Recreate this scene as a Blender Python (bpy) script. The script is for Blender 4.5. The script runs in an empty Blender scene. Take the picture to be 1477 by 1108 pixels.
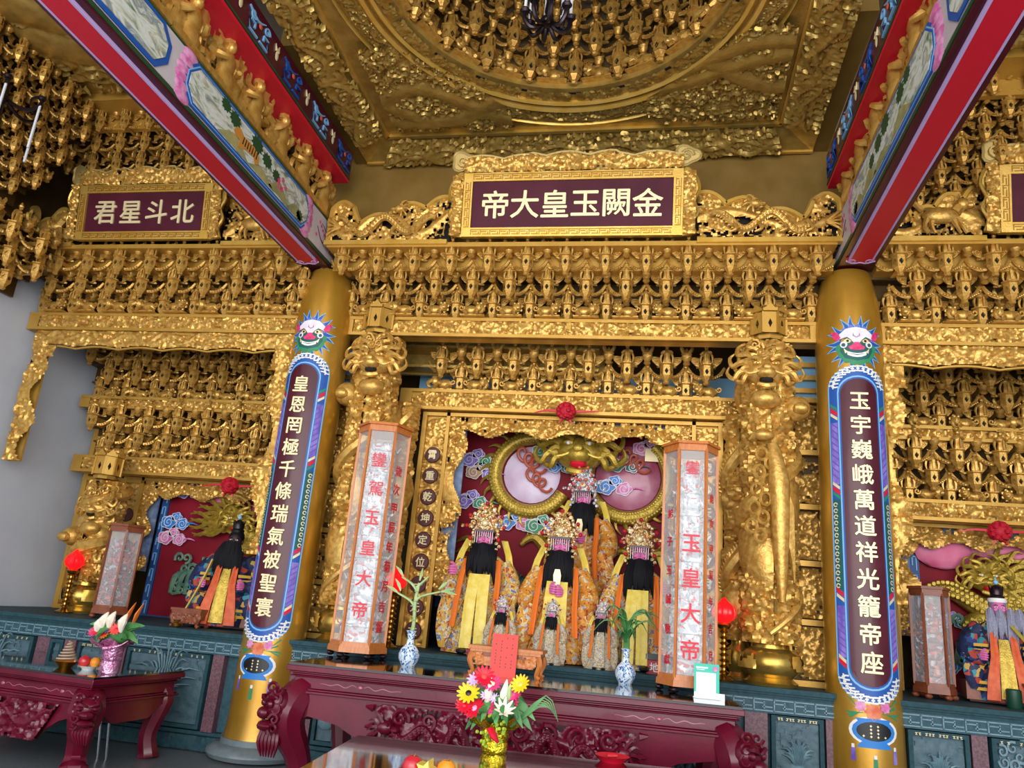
import bpy, bmesh, math, random
import numpy as np
from mathutils import Vector, Matrix
random.seed(7)
PI = math.pi
C = bpy.context.scene.collection
sc = bpy.context.scene

# ------------------------------------------------------------ camera, light, exposure
cam_d = bpy.data.cameras.new('camera'); cam = bpy.data.objects.new('camera', cam_d); C.objects.link(cam)
cam_d.sensor_fit = 'HORIZONTAL'; cam_d.sensor_width = 36.0; cam_d.lens = 1104.756 / 1477 * 36.0
cam_d.clip_start = .05; cam_d.clip_end = 200
def _aim(pitch, yaw, roll):
    fwd = Vector((math.sin(yaw) * math.cos(pitch), math.cos(yaw) * math.cos(pitch), math.sin(pitch)))
    right = Vector((math.cos(yaw), -math.sin(yaw), 0)); up = right.cross(fwd)
    r2 = right * math.cos(roll) + up * math.sin(roll); u2 = up * math.cos(roll) - right * math.sin(roll)
    return Matrix((r2, u2, -fwd)).transposed().to_4x4()
cam.matrix_world = Matrix.Translation((1.0011, -7.6241, 1.5931)) @ _aim(.2835, -.1994, .0858)
sc.camera = cam
sc.view_settings.view_transform = 'Standard'; sc.view_settings.look = 'None'
sc.view_settings.gamma = 1.0; sc.view_settings.use_curve_mapping = False
sc.view_settings.exposure = 0.12
sc.cycles.use_denoising = True
sc.cycles.max_bounces = 8
sc.cycles.diffuse_bounces = 4; sc.cycles.glossy_bounces = 4; sc.cycles.transmission_bounces = 6; sc.cycles.transparent_max_bounces = 8
sc.cycles.caustics_reflective = False; sc.cycles.caustics_refractive = False
sc.cycles.sample_clamp_indirect = 6.0
w = bpy.data.worlds.new('overcast sky'); sc.world = w; w.use_nodes = True
w.node_tree.nodes['Background'].inputs[0].default_value = (.86, .93, 1.0, 1)
w.node_tree.nodes['Background'].inputs[1].default_value = 1.65
def area(name, loc, target, sx, sy, power, col=(1, 1, 1)):
    d = bpy.data.lights.new(name, 'AREA'); d.shape = 'RECTANGLE'; d.size = sx; d.size_y = sy; d.energy = power; d.color = col
    o = bpy.data.objects.new(name, d); C.objects.link(o); o.location = loc
    o.rotation_euler = (Vector(target) - Vector(loc)).to_track_quat('-Z', 'Y').to_euler(); return o
area('courtyard daylight', (1.0, -13.0, 3.5), (0, 0, 4.0), 13, 6, 1100, (1, .98, .95))

# ------------------------------------------------------------ materials
def lin(h):
    h = h.lstrip('#'); v = [int(h[i:i + 2], 16) / 255 for i in (0, 2, 4)]
    return tuple(x / 12.92 if x <= .04045 else ((x + .055) / 1.055) ** 2.4 for x in v) + (1,)
MATS = {}
def mat(name, col, rough=.5, metal=0., col2=None, nscale=8., bump=0., bscale=60., emit=0., coat=0., alpha=1., trans=0., spec=.5, stretch=None):
    m = bpy.data.materials.new(name); m.use_nodes = True; nt = m.node_tree; b = nt.nodes['Principled BSDF']
    b.inputs['Base Color'].default_value = lin(col); b.inputs['Roughness'].default_value = rough; b.inputs['Metallic'].default_value = metal
    b.inputs['Specular IOR Level'].default_value = spec
    tc = nt.nodes.new('ShaderNodeTexCoord'); src = tc.outputs['Object']
    if stretch:
        mp = nt.nodes.new('ShaderNodeMapping'); mp.inputs['Scale'].default_value = stretch; nt.links.new(src, mp.inputs[0]); src = mp.outputs[0]
    if col2:
        n = nt.nodes.new('ShaderNodeTexNoise'); n.inputs['Scale'].default_value = nscale; n.inputs['Detail'].default_value = 4
        nt.links.new(src, n.inputs['Vector'])
        r = nt.nodes.new('ShaderNodeValToRGB'); r.color_ramp.elements[0].position = .36; r.color_ramp.elements[1].position = .64
        r.color_ramp.elements[0].color = lin(col); r.color_ramp.elements[1].color = lin(col2)
        nt.links.new(n.outputs[0], r.inputs[0]); nt.links.new(r.outputs[0], b.inputs['Base Color'])
    if bump:
        n = nt.nodes.new('ShaderNodeTexNoise'); n.inputs['Scale'].default_value = bscale; n.inputs['Detail'].default_value = 3
        nt.links.new(src, n.inputs['Vector'])
        bp = nt.nodes.new('ShaderNodeBump'); bp.inputs['Strength'].default_value = bump; bp.inputs['Distance'].default_value = .02
        nt.links.new(n.outputs[0], bp.inputs['Height']); nt.links.new(bp.outputs[0], b.inputs['Normal'])
    if emit: b.inputs['Emission Color'].default_value = lin(col); b.inputs['Emission Strength'].default_value = emit
    if coat: b.inputs['Coat Weight'].default_value = coat; b.inputs['Coat Roughness'].default_value = .08
    if trans: b.inputs['Transmission Weight'].default_value = trans
    if alpha < 1: b.inputs['Alpha'].default_value = alpha
    MATS[name] = m; return m
G = mat('gold leaf carving', '#c48e3c', .36, .5, '#e2b660', 20, .2, 55)
GB = mat('gold leaf beam', '#c4943c', .42, .45, '#cfa14a', 4, .06, 40)
GF = mat('bright gold frame', '#d8a944', .35, .55, '#e4ba60', 6, .08, 60)
GD = mat('shade darkened gold backing', '#4f3a17', .55, .3, '#5c451d', 5, .12, 40)  # gold darkened so the shade between brackets is painted into the backing
GC = mat('ceiling gold', '#b08c42', .36, .55, '#c6a456', 9, .2, 45)
GP = mat('column gold', '#b98726', .34, .55, '#c99a3c', 2.2, .04, 20, coat=.3)
DK = mat('painted recess shade', '#17100a', .8)  # near-black colour standing in for shade inside holes and gaps
MAR = mat('maroon lacquer board', '#4a1220', .3, 0, '#561826', 3, coat=.12, spec=.3)
MARN = mat('maroon name board field', '#4c1424', .55, 0, '#551a2b', 3, spec=.25)
CRM = mat('cream gilt lettering', '#f3dfae', .4, .25)
RED = mat('vermilion paint', '#d8102f', .45)
LIL = mat('lilac line paint', '#cdb2e6', .5)
DMAR = mat('maroon lacquer board', '#4a1220', .3, 0, '#561826', 3, coat=.12, spec=.3)
MARN = mat('maroon name board field', '#4c1424', .55, 0, '#551a2b', 3, spec=.25)
DGRN = mat('dark green paint', '#1f4a2a', .5)
BLU = mat('cobalt paint', '#1d56a8', .45)
LBL = mat('pale blue paint', '#7fb8e2', .5)
SKYB = mat('sky blue painted wall', '#8fc3e6', .7)
WHT = mat('white paint', '#eeeae4', .5)
PNK = mat('pink peony paint', '#d05a9c', .5, 0, '#e7a3cb', 14)
PUR = mat('lavender paint', '#9a83d6', .5, 0, '#6a4fb0', 16, stretch=(1, 1, .4))
TEAL = mat('deep teal paint', '#0f5a55', .5)
ORG = mat('orange paint', '#e8792a', .5)
GRN = mat('green paint', '#2c8a5a', .5)
BLK = mat('black paint', '#0d0d12', .4)
PLA = mat('pale plaster wall', '#cfd3dc', .8, 0, '#d9dce3', 1.5)
FLR = mat('grey granite floor', '#676c70', .35, 0, '#74797c', 30, coat=.1)
STO = mat('teal grey stone', '#2f4d57', .5, 0, '#3a5b66', 25, .1, 80, spec=.25)
STL = mat('light grey stone carving', '#668590', .5, 0, '#78969f', 20, .15, 70)
STM = mat('crevice shaded stone ground', '#46606a', .55, 0, '#506b75', 20, .15, 70)  # darker than the carving, to paint crevice shade into the panel ground
STD = mat('dark grey stone', '#25434b', .6, 0, '#2e4e56', 25, spec=.2)
REDG = mat('red granite', '#5c3c44', .45, 0, '#7a5660', 60)
LAC = mat('rosewood lacquer', '#5a0a20', .26, 0, '#680e29', 3, .03, 30, coat=.12, spec=.35)
LAD = mat('dark glossy lacquer top', '#1c0a10', .05, 0, coat=1.0)
WOOD = mat('orange varnished wood', '#c06a2c', .35, 0, '#d07f3d', 10, stretch=(6, 6, 1))
DWOOD = mat('brown carved wood', '#7a3d24', .4, 0, '#8f4c2e', 12)
SIL = mat('silver foil tower', '#c9ced3', .22, .9, '#f1f4f7', 20, .3, 60)
BRZ = mat('bronze metal', '#3a2f33', .3, .8)
BRS = mat('polished brass', '#c99a48', .2, .95)
STEEL = mat('steel tube', '#c8ccd0', .2, .9)
SKIN = mat('pink painted face', '#d86fa8', .4)
HAIR = mat('black hair', '#08080c', .7, 0, '#121118', 30, stretch=(8, 8, 1), spec=.2)
GHAIR = mat('grey hair', '#6d6c82', .6, 0, '#9a98ab', 30, stretch=(8, 8, 1))
GLS = mat('clear glass', '#ffffff', .02, 0, alpha=.16, spec=.6)
LAMP = mat('glowing red lamp', '#f01218', .25, 0, emit=1.1)
POM = mat('crimson silk', '#b00822', .65, 0, '#c8102c', 30)
LEAF = mat('leaf green', '#2f6a36', .5, 0, '#5c9a52', 9)
LEAF2 = mat('pale stalk green', '#8fae6a', .5, 0, '#b7c98f', 12)
YEL = mat('yellow satin', '#e6c84a', .42, 0, '#f0d76c', 14, .3, 30)
YELF = mat('yellow petals', '#f0c619', .5)
GWRAP = mat('gold foil wrap', '#d9b313', .2, .8, '#f5d83a', 20, .8, 40)
PWRAP = mat('pink foil wrap', '#c06a9a', .2, .7, '#e8b0cf', 20, .8, 40)
CORAL = mat('red paper', '#ee4a42', .6)
CREAM = mat('cream petals', '#f3e6d2', .5)
PAPER = mat('white card', '#eef4f2', .6)
MINT = mat('mint green card', '#2fbfa4', .5)
MAG = mat('magenta petals', '#d41a5a', .5, 0, '#e84a86', 20)
POR = mat('white porcelain', '#dfe9f2', .15, coat=.5)
FRUITR = mat('red apple skin', '#b3142a', .3, 0, '#cf3a3a', 10, coat=.3)
FRUITO = mat('orange peel', '#e88a1c', .45, 0, '#ee9b32', 20, .15, 90)
RWALL = mat('crimson relief wall', '#7c0a1e', .6, 0, '#8a0f24', 3, spec=.25)
DGOLD = mat('painted gold dragon', '#a98a2c', .38, .5, '#c9aa48', 20, .3, 70)
PEARL = mat('rose pearl paint', '#a23a5a', .35, 0, '#c07a92', 2.5, coat=.3)
CORD = mat('terracotta ribbon paint', '#b4563c', .5)

def fabric(name, base, cols, scale, rough=.6):
    """embroidered cloth: many small coloured cells over a ground colour"""
    m = bpy.data.materials.new(name); m.use_nodes = True; nt = m.node_tree; b = nt.nodes['Principled BSDF']
    tc = nt.nodes.new('ShaderNodeTexCoord'); v = nt.nodes.new('ShaderNodeTexVoronoi'); v.inputs['Scale'].default_value = scale
    n = nt.nodes.new('ShaderNodeTexNoise'); n.inputs['Scale'].default_value = scale * .35
    mx = nt.nodes.new('ShaderNodeMix'); mx.data_type = 'VECTOR'; mx.inputs[0].default_value = .12
    nt.links.new(tc.outputs['Object'], n.inputs['Vector']); nt.links.new(tc.outputs['Object'], mx.inputs[4]); nt.links.new(n.outputs[1], mx.inputs[5])
    nt.links.new(mx.outputs[1], v.inputs['Vector'])
    sp = nt.nodes.new('ShaderNodeSeparateColor'); nt.links.new(v.outputs['Color'], sp.inputs[0])
    r = nt.nodes.new('ShaderNodeValToRGB'); r.color_ramp.interpolation = 'CONSTANT'
    k = [base] + cols; el = r.color_ramp.elements; el[0].color = lin(base); el[1].position = .38; el[1].color = lin(cols[0])
    for i, c in enumerate(cols[1:]):
        e = el.new(.38 + .62 * (i + 1) / len(cols)); e.color = lin(c)
    nt.links.new(sp.outputs[0], r.inputs[0]); nt.links.new(r.outputs[0], b.inputs['Base Color']); b.inputs['Roughness'].default_value = rough
    bp = nt.nodes.new('ShaderNodeBump'); bp.inputs['Strength'].default_value = .4; bp.inputs['Distance'].default_value = .01
    nt.links.new(v.outputs['Distance'], bp.inputs['Height']); nt.links.new(bp.outputs[0], b.inputs['Normal'])
    MATS[name] = m; return m
ROBE = fabric('gold embroidered robe', '#d3a03a', ['#e0bd62', '#c58a2e', '#dcd2b4', '#b9bcc8', '#b0452e', '#5f7fae', '#e3c070'], 46)
ROBEO = fabric('orange embroidered robe', '#d78d2c', ['#e2aa46', '#c8752a', '#e8cf92', '#b9bcc8', '#a8402c', '#e0a040'], 42)
ROBEC = fabric('cream embroidered robe', '#cdb98a', ['#bfc0c8', '#b8553e', '#dfd6c2', '#7f97b4', '#cfa045', '#7f9470'], 60)
ROBEN = fabric('navy embroidered robe', '#18234a', ['#27407c', '#c9a04a', '#14182c', '#b4412e', '#3a8a9a'], 18)
CROWN = fabric('gilt beaded crown', '#b58a3a', ['#f3e6b0', '#8a6420', '#f0c860', '#fff6d8', '#c8503c'], 55, .25)
CROWNS = fabric('silver beaded crown', '#aab0b8', ['#f4f6f8', '#7a8088', '#d9dde2', '#c84a3c', '#ffffff'], 55, .25)
BLUWH = fabric('blue and white porcelain', '#dfe9f2', ['#dfe9f2', '#5a8fc8', '#2d5fa8', '#a9c8e6', '#eef4fa'], 60, .15)
FOILC = fabric('silver and red paper tower', '#b9c0c8', ['#e9eef2', '#ffffff', '#8d959e', '#d8dde2', '#c23a44'], 34, .3)
FOILD = fabric('red and silver paper tower', '#7a3038', ['#b9bec3', '#d8503c', '#5a4048', '#c8483a', '#8a2a2c', '#d07a58'], 30, .3)

def landscape(name):
    m = mat(name, '#c9c9b4', .5); nt = m.node_tree; b = nt.nodes['Principled BSDF']
    tc = nt.nodes.new('ShaderNodeTexCoord'); mp = nt.nodes.new('ShaderNodeMapping'); mp.inputs['Scale'].default_value = (1, 2.2, 5.5); nt.links.new(tc.outputs['Object'], mp.inputs[0])
    n = nt.nodes.new('ShaderNodeTexNoise'); n.inputs['Scale'].default_value = 1.5; n.inputs['Detail'].default_value = 6; n.inputs['Roughness'].default_value = .55; n.inputs['Distortion'].default_value = .9; nt.links.new(mp.outputs[0], n.inputs['Vector'])
    r = nt.nodes.new('ShaderNodeValToRGB'); e = r.color_ramp.elements; e[0].position = .30; e[0].color = lin('#3f5a48'); e[1].position = .38; e[1].color = lin('#8a9a80')
    for p, c in ((.43, '#c9cbb8'), (.5, '#dfe2dc'), (.56, '#b9b592'), (.61, '#7d8f9a'), (.66, '#d6d4c2'), (.74, '#8a7a60')): k = e.new(p); k.color = lin(c)
    nt.links.new(n.outputs[0], r.inputs[0]); nt.links.new(r.outputs[0], b.inputs['Base Color']); return m
LANDS = landscape('painted mountain landscape')

# ------------------------------------------------------------ mesh builder
class MB:
    def __init__(s): s.v = []; s.f = []; s.m = []; s.n = 0; s.mi = 0; s.T = None
    def add(s, vs, fs):
        vs = [Vector(p) for p in vs]
        if s.T is not None: vs = [s.T @ p for p in vs]
        o = s.n; s.v.extend(vs); s.n += len(vs)
        s.f.extend(tuple(i + o for i in f) for f in fs); s.m.extend([s.mi] * len(fs)); return s
    def box(s, c, d, rz=0, rx=0, ry=0, taper=1.):
        x, y, z = d[0] / 2, d[1] / 2, d[2] / 2
        vs = [(-x, -y, -z), (x, -y, -z), (x, y, -z), (-x, y, -z), (-x * taper, -y * taper, z), (x * taper, -y * taper, z), (x * taper, y * taper, z), (-x * taper, y * taper, z)]
        M = Matrix.Translation(c) @ Matrix.Rotation(rz, 4, 'Z') @ Matrix.Rotation(ry, 4, 'Y') @ Matrix.Rotation(rx, 4, 'X')
        return s.add([M @ Vector(p) for p in vs], [(0, 3, 2, 1), (4, 5, 6, 7), (0, 1, 5, 4), (1, 2, 6, 5), (2, 3, 7, 6), (3, 0, 4, 7)])
    def lathe(s, prof, n=16, c=(0, 0, 0), sx=1., sy=1., a0=0., a1=2 * PI, cap=True):
        full = abs(a1 - a0 - 2 * PI) < 1e-6; k = n if full else n + 1
        vs = []
        for r, z in prof:
            for i in range(k):
                a = a0 + (a1 - a0) * i / n
                vs.append((c[0] + r * sx * math.cos(a), c[1] + r * sy * math.sin(a), c[2] + z))
        fs = []
        for j in range(len(prof) - 1):
            for i in range(n):
                i2 = (i + 1) % k if full else i + 1
                fs.append((j * k + i, j * k + i2, (j + 1) * k + i2, (j + 1) * k + i))
        if cap and full:
            fs.append(tuple(range(k - 1, -1, -1))); fs.append(tuple((len(prof) - 1) * k + i for i in range(k)))
        return s.add(vs, fs)
    def tube(s, pts, r, n=6, cap=True, flat=1., up=None, soft=True):
        pts = [Vector(p) for p in pts]; N = len(pts)
        rs = list(r) if hasattr(r, '__len__') else [r] * N
        if 3 <= N <= 9 and soft:                      # round the bends of a short path
            k, P, Q = 3, [], []
            for i in range(N - 1):
                p0, p1, p2, p3 = pts[max(i - 1, 0)], pts[i], pts[i + 1], pts[min(i + 2, N - 1)]
                for j in range(k):
                    t = j / k; P.append(.5 * (2 * p1 + (p2 - p0) * t + (2 * p0 - 5 * p1 + 4 * p2 - p3) * t * t + (3 * p1 - p0 - 3 * p2 + p3) * t ** 3)); Q.append(rs[i] + (rs[i + 1] - rs[i]) * t)
            pts, rs = P + [pts[-1]], Q + [rs[-1]]; N = len(pts)
        vs = []; prev = None
        for i, p in enumerate(pts):
            t = (pts[min(i + 1, N - 1)] - pts[max(i - 1, 0)])
            if t.length < 1e-9: t = Vector((0, 0, 1))
            t.normalize()
            ref = Vector(up) if up else (prev if prev is not None else (Vector((0, 0, 1)) if abs(t.z) < .9 else Vector((1, 0, 0))))
            b = ref - t * ref.dot(t)
            if b.length < 1e-6: b = Vector((1, 0, 0)) - t * t.x
            b.normalize(); prev = b; q = t.cross(b)
            for k in range(n):
                a = 2 * PI * k / n + PI / n
                vs.append(p + (q * math.cos(a) + b * math.sin(a) * flat) * rs[i])
        fs = [(i * n + k, i * n + (k + 1) % n, (i + 1) * n + (k + 1) % n, (i + 1) * n + k) for i in range(N - 1) for k in range(n)]
        if cap: fs.append(tuple(range(n - 1, -1, -1))); fs.append(tuple((N - 1) * n + k for k in range(n)))
        return s.add(vs, fs)
    def ball(s, c, r, n=8, m=6):
        r = r if hasattr(r, '__len__') else (r, r, r)
        vs = [(c[0], c[1], c[2] - r[2])]; fs = []
        for j in range(1, m):
            p = -PI / 2 + PI * j / m
            for i in range(n):
                a = 2 * PI * i / n; vs.append((c[0] + r[0] * math.cos(p) * math.cos(a), c[1] + r[1] * math.cos(p) * math.sin(a), c[2] + r[2] * math.sin(p)))
        vs.append((c[0], c[1], c[2] + r[2])); L = len(vs) - 1
        for i in range(n): fs.append((0, 1 + (i + 1) % n, 1 + i)); fs.append((L, 1 + (m - 2) * n + i, 1 + (m - 2) * n + (i + 1) % n))
        for j in range(m - 2):
            for i in range(n): fs.append((1 + j * n + i, 1 + j * n + (i + 1) % n, 1 + (j + 1) * n + (i + 1) % n, 1 + (j + 1) * n + i))
        return s.add(vs, fs)
    def prism(s, out, y0, y1, plane='xz'):
        """2-D outline pushed between two depths; outline in x,z (thickness in y) or x,y (thickness in z)"""
        bm = bmesh.new(); vv = [bm.verts.new((p[0], p[1], 0)) for p in out]; f = bm.faces.new(vv)
        f.normal_update(); bmesh.ops.triangulate(bm, faces=[f]); bm.verts.index_update()
        tri = [tuple(v.index for v in t.verts) for t in bm.faces]; bm.free(); n = len(out)
        if plane == 'xz': vs = [(p[0], y0, p[1]) for p in out] + [(p[0], y1, p[1]) for p in out]
        elif plane == 'xy': vs = [(p[0], p[1], y0) for p in out] + [(p[0], p[1], y1) for p in out]
        else: vs = [(y0, p[0], p[1]) for p in out] + [(y1, p[0], p[1]) for p in out]
        fs = list(tri) + [tuple(i + n for i in t[::-1]) for t in tri] + [(i, (i + 1) % n, (i + 1) % n + n, i + n) for i in range(n)]
        return s.add(vs, fs)
    def spiral(s, c, R, turns=1.6, d=1, a0=0., r=.012, n=5, ax='xz', seg=14):
        pts = []; rr = []
        for i in range(seg + 1):
            t = i / seg; a = a0 + d * 2 * PI * turns * t; q = R * (1 - .86 * t)
            u, v = q * math.cos(a), q * math.sin(a)
            pts.append((c[0] + u, c[1], c[2] + v) if ax == 'xz' else ((c[0] + u, c[1] + v, c[2]) if ax == 'xy' else (c[0], c[1] + u, c[2] + v))); rr.append(r * (1 - .45 * t))
        return s.tube(pts, rr, n)
    def build(s, name, m, parent=None, smooth=.7, loc=None, kind=None):
        me = bpy.data.meshes.new(name); me.from_pydata([tuple(p) for p in s.v], [], s.f)
        for x in (m if isinstance(m, (list, tuple)) else [m]): me.materials.append(x)
        if isinstance(m, (list, tuple)): me.polygons.foreach_set('material_index', s.m)
        me.validate(); bm = bmesh.new(); bm.from_mesh(me); bmesh.ops.recalc_face_normals(bm, faces=bm.faces); bm.to_mesh(me); bm.free()
        if smooth: me.shade_smooth(); me.set_sharp_from_angle(angle=smooth)
        return link(name, me, parent, loc, kind)
def link(name, me, parent=None, loc=None, kind=None):
    o = bpy.data.objects.new(name, me); C.objects.link(o)
    if parent is not None: o.parent = parent
    if loc is not None: o.location = loc
    if kind: o['kind'] = kind
    return o
def tag(o, label, cat, group=None):
    o['label'] = label; o['category'] = cat
    if group: o['group'] = group
    return o
def thing(name, label, cat, loc=(0, 0, 0), rz=0., group=None):
    o = bpy.data.objects.new(name, None); C.objects.link(o); o.location = loc; o.rotation_euler = (0, 0, rz); o.empty_display_size = .1
    return tag(o, label, cat, group)
def copy(o, parent, M=None, label=None, group=None):
    c = o.copy(); C.objects.link(c); c.parent = parent
    if M is not None: c.matrix_local = M
    if label: c['label'] = label
    if group: c['group'] = group
    for ch in list(o.children): copy(ch, c)
    return c

# ------------------------------------------------------------ carved relief: height field of scroll curls
def curls(W, H, nx, ny, seed, size=.09, dens=1.0, waves=0):
    rg = np.random.RandomState(seed); X, Z = np.meshgrid(np.linspace(0, W, nx), np.linspace(0, H, ny)); out = np.zeros_like(X)
    N = max(3, int(dens * 1.5 * W * H / (size * size)))
    for i in range(N):
        cx, cz = rg.rand() * W, rg.rand() * H; R = size * (.6 + .9 * rg.rand()); d = 1 if rg.rand() < .5 else -1; p = rg.rand() * 6.28; amp = .55 + .45 * rg.rand()
        sq = .7 + .6 * rg.rand(); an = rg.rand() * 3.14
        x0, x1 = np.searchsorted(X[0], (cx - 1.6 * R, cx + 1.6 * R)); z0, z1 = np.searchsorted(Z[:, 0], (cz - 1.6 * R, cz + 1.6 * R))
        if x1 - x0 < 1 or z1 - z0 < 1: continue
        dx = X[z0:z1, x0:x1] - cx; dz = Z[z0:z1, x0:x1] - cz
        u = (dx * math.cos(an) + dz * math.sin(an)) * sq; v_ = (-dx * math.sin(an) + dz * math.cos(an)) / sq
        r = np.hypot(u, v_); th = np.arctan2(v_, u)
        h = np.clip(1.25 - (r / R) ** 2, 0, 1) ** .6 * (.18 + .82 * (.5 + .5 * np.cos(d * th + 2 * PI * r / (R * .62) + p))) * amp
        out[z0:z1, x0:x1] = np.maximum(out[z0:z1, x0:x1], h)
    for i in range(waves):
        cz = H * (.3 + .4 * rg.rand()); A = H * .22 * (.6 + .6 * rg.rand()); k = 2 * PI / (H * (1.4 + rg.rand())); p = rg.rand() * 6.28; wd = H * .09
        zz = cz + A * np.sin(k * X + p); dd = np.abs(Z - zz) / np.sqrt(1 + (A * k * np.cos(k * X + p)) ** 2)
        out = np.maximum(out, np.sqrt(np.clip(1 - (dd / wd) ** 2, 0, 1)) * .95)
    return out
def relief(mb, W, H, depth, seed, size=.09, res=.016, dens=1., waves=0, hole=None, mask=None, fn=None, org=(0, 0, 0), edge=True):
    """add a carved panel in the x-z plane facing -y (or bent by fn(x, z, h)); cells lower than hole are cut through"""
    nx, ny = max(6, int(W / res)), max(6, int(H / res)); h = curls(W, H, nx, ny, seed, size, dens, waves)
    xs = np.linspace(0, W, nx); zs = np.linspace(0, H, ny); keep = np.ones((ny, nx), bool)
    if hole is not None: keep = h > hole
    if mask is not None:
        MX, MZ = np.meshgrid(xs / W, zs / H); keep &= mask(MX, MZ)
    vs = []
    for j in range(ny):
        for i in range(nx):
            hh = h[j, i] * depth
            vs.append(fn(xs[i], zs[j], hh) if fn else (org[0] + xs[i], org[1] - hh, org[2] + zs[j]))
    fs = [(j * nx + i, j * nx + i + 1, (j + 1) * nx + i + 1, (j + 1) * nx + i) for j in range(ny - 1) for i in range(nx - 1)
          if keep[j, i] and keep[j, i + 1] and keep[j + 1, i] and keep[j + 1, i + 1]]
    mb.add(vs, fs); return mb
def frame_bars(mb, x0, z0, x1, z1, t, y0, y1):
    ym, yd = (y0 + y1) / 2, abs(y1 - y0)
    mb.box(((x0 + x1) / 2, ym, z0 + t / 2), (x1 - x0, yd, t)); mb.box(((x0 + x1) / 2, ym, z1 - t / 2), (x1 - x0, yd, t))
    mb.box((x0 + t / 2, ym, (z0 + z1) / 2), (t, yd, z1 - z0 - 2 * t)); mb.box((x1 - t / 2, ym, (z0 + z1) / 2), (t, yd, z1 - z0 - 2 * t)); return mb
FONT_MESH = {}
def glyph(ch, m, size, parent, loc, name='gold_character', bold=.02, depth=.006, rot=(PI / 2, 0, 0), wrapf=None):
    """one written character as a thin raised mesh centred on loc"""
    key = (ch, bold, wrapf is not None, m.name)
    if key not in FONT_MESH:
        cu = bpy.data.curves.new('t', 'FONT'); cu.body = ch; cu.size = 1; cu.align_x = 'CENTER'; cu.align_y = 'CENTER';  cu.extrude = .5; cu.resolution_u = 3
        to = bpy.data.objects.new('t', cu); C.objects.link(to); bpy.context.view_layer.update()
        me = bpy.data.meshes.new_from_object(to.evaluated_get(bpy.context.evaluated_depsgraph_get()))
        bpy.data.objects.remove(to); bpy.data.curves.remove(cu)
        if len(me.vertices):
            co = np.empty(len(me.vertices) * 3); me.vertices.foreach_get('co', co); co = co.reshape(-1, 3)
            co[:, :2] -= (co[:, :2].max(0) + co[:, :2].min(0)) / 2; me.vertices.foreach_set('co', co.ravel())
            if bold:
                bm = bmesh.new()
                for i, (dx, dy) in enumerate(((0, 0), (bold, 0), (-bold, 0), (0, bold), (0, -bold))):
                    n0 = len(bm.verts); bm.from_mesh(me); bm.verts.ensure_lookup_table()
                    for q in range(n0, len(bm.verts)): bm.verts[q].co.x += dx; bm.verts[q].co.y += dy; bm.verts[q].co.z += .02 * i
                bm.to_mesh(me); bm.free()
        me.materials.clear(); me.materials.append(m); FONT_MESH[key] = me
    o = link(name, FONT_MESH[key], parent, loc); o.rotation_euler = rot; o.scale = (size, size, depth); return o

# ------------------------------------------------------------ setting: floor, walls, ceilings
def slab(name, c, d, m, kind='structure'):
    b = MB(); b.box(c, d); return b.build(name, m, None, 0, None, kind)
slab('floor', (0, -3.6, -.05), (16, 12.4, .1), FLR)
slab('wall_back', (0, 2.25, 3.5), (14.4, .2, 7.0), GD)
for s_, nm in ((-1, 'wall_left'), (1, 'wall_right')):
    slab(nm, (s_ * 6.78, -1.5, 3.5), (.24, 7.4, 7.0), PLA)
ceil = MB(); ceil.box((0, -3.0, 8.6), (16, 11.5, .2)); ceil.build('ceiling', GD, None, 0, None, 'structure'); ceil = bpy.data.objects.new('trim_2', None); C.objects.link(ceil); ceil['kind'] = 'structure'
# square coffer of the centre bay: flat carved soffit with a round opening, cove round it
ZC = 6.70; DC = (0.05, -2.53); DR = 1.74; HX, HY = 2.17, 2.16
b = MB(); nseg = 96; inner = []; outer = []
for i in range(nseg):
    a = 2 * PI * i / nseg; c_, s_ = math.cos(a), math.sin(a); inner.append((DC[0] + DR * c_, DC[1] + DR * s_, ZC))
    k = 1 / max(abs(c_) / HX, abs(s_) / HY); outer.append((DC[0] - .05 + k * c_, DC[1] + k * s_, ZC))
b.add(inner + outer, [(i, (i + 1) % nseg, nseg + (i + 1) % nseg, nseg + i) for i in range(nseg)]); b.build('soffit_board', GC, ceil, 0)
def rad(a, r, z): return (DC[0] + r * math.cos(a), DC[1] + r * math.sin(a), z)
# relief dragons on the soffit: four corner panels and four middle panels, three carved rings
b = MB()
def corner_fn(qx, qy):
    def f(x, z, h): return (DC[0] + qx * (HX - .12 - x), DC[1] + qy * (HY - .12 - z), ZC - .002 - h)
    return f
for qx in (-1, 1):
    for qy in (-1, 1):
        if qy < 0: continue
        relief(b, 1.35, 1.35, .085, 11 + qx, .085, .015, 1.15, 3, .16, lambda X, Z: ((1.42 - X * .95) ** 2 + (1.42 - Z * .95) ** 2 > 1.16) & (X + Z < 1.32), corner_fn(qx, qy))
for k in range(12):
    am = PI / 2 + (k - 5.5) * PI / 6 * .62
    def f(x, z, h, am=am): return rad(am - (x - .45) / 1.92, 1.80 + z, ZC - .002 - h)
    relief(b, .86, .17, .05, 40 + k, .06, .013, 1.2, 1, .15, None, f)
b.build('soffit_dragon_relief', GC, ceil)
for r0, r1, z0, z1 in ((1.74, 1.80, ZC - .05, ZC), (1.66, 1.71, ZC - .03, ZC + .02), (2.02, 2.05, ZC - .02, ZC)):
    b = MB(); b.lathe([(r0, z1), (r0, z0), ((r0 + r1) / 2, z0 - .02), (r1, z0), (r1, z1)], 96, (DC[0], DC[1], 0), cap=False); b.build('ring_moulding', GF, ceil)
b = MB(); b.lathe([(1.75, ZC - .01), (1.5, ZC + .02), (1.5, ZC + .1)], 96, (DC[0], DC[1], 0), cap=False)
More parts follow.
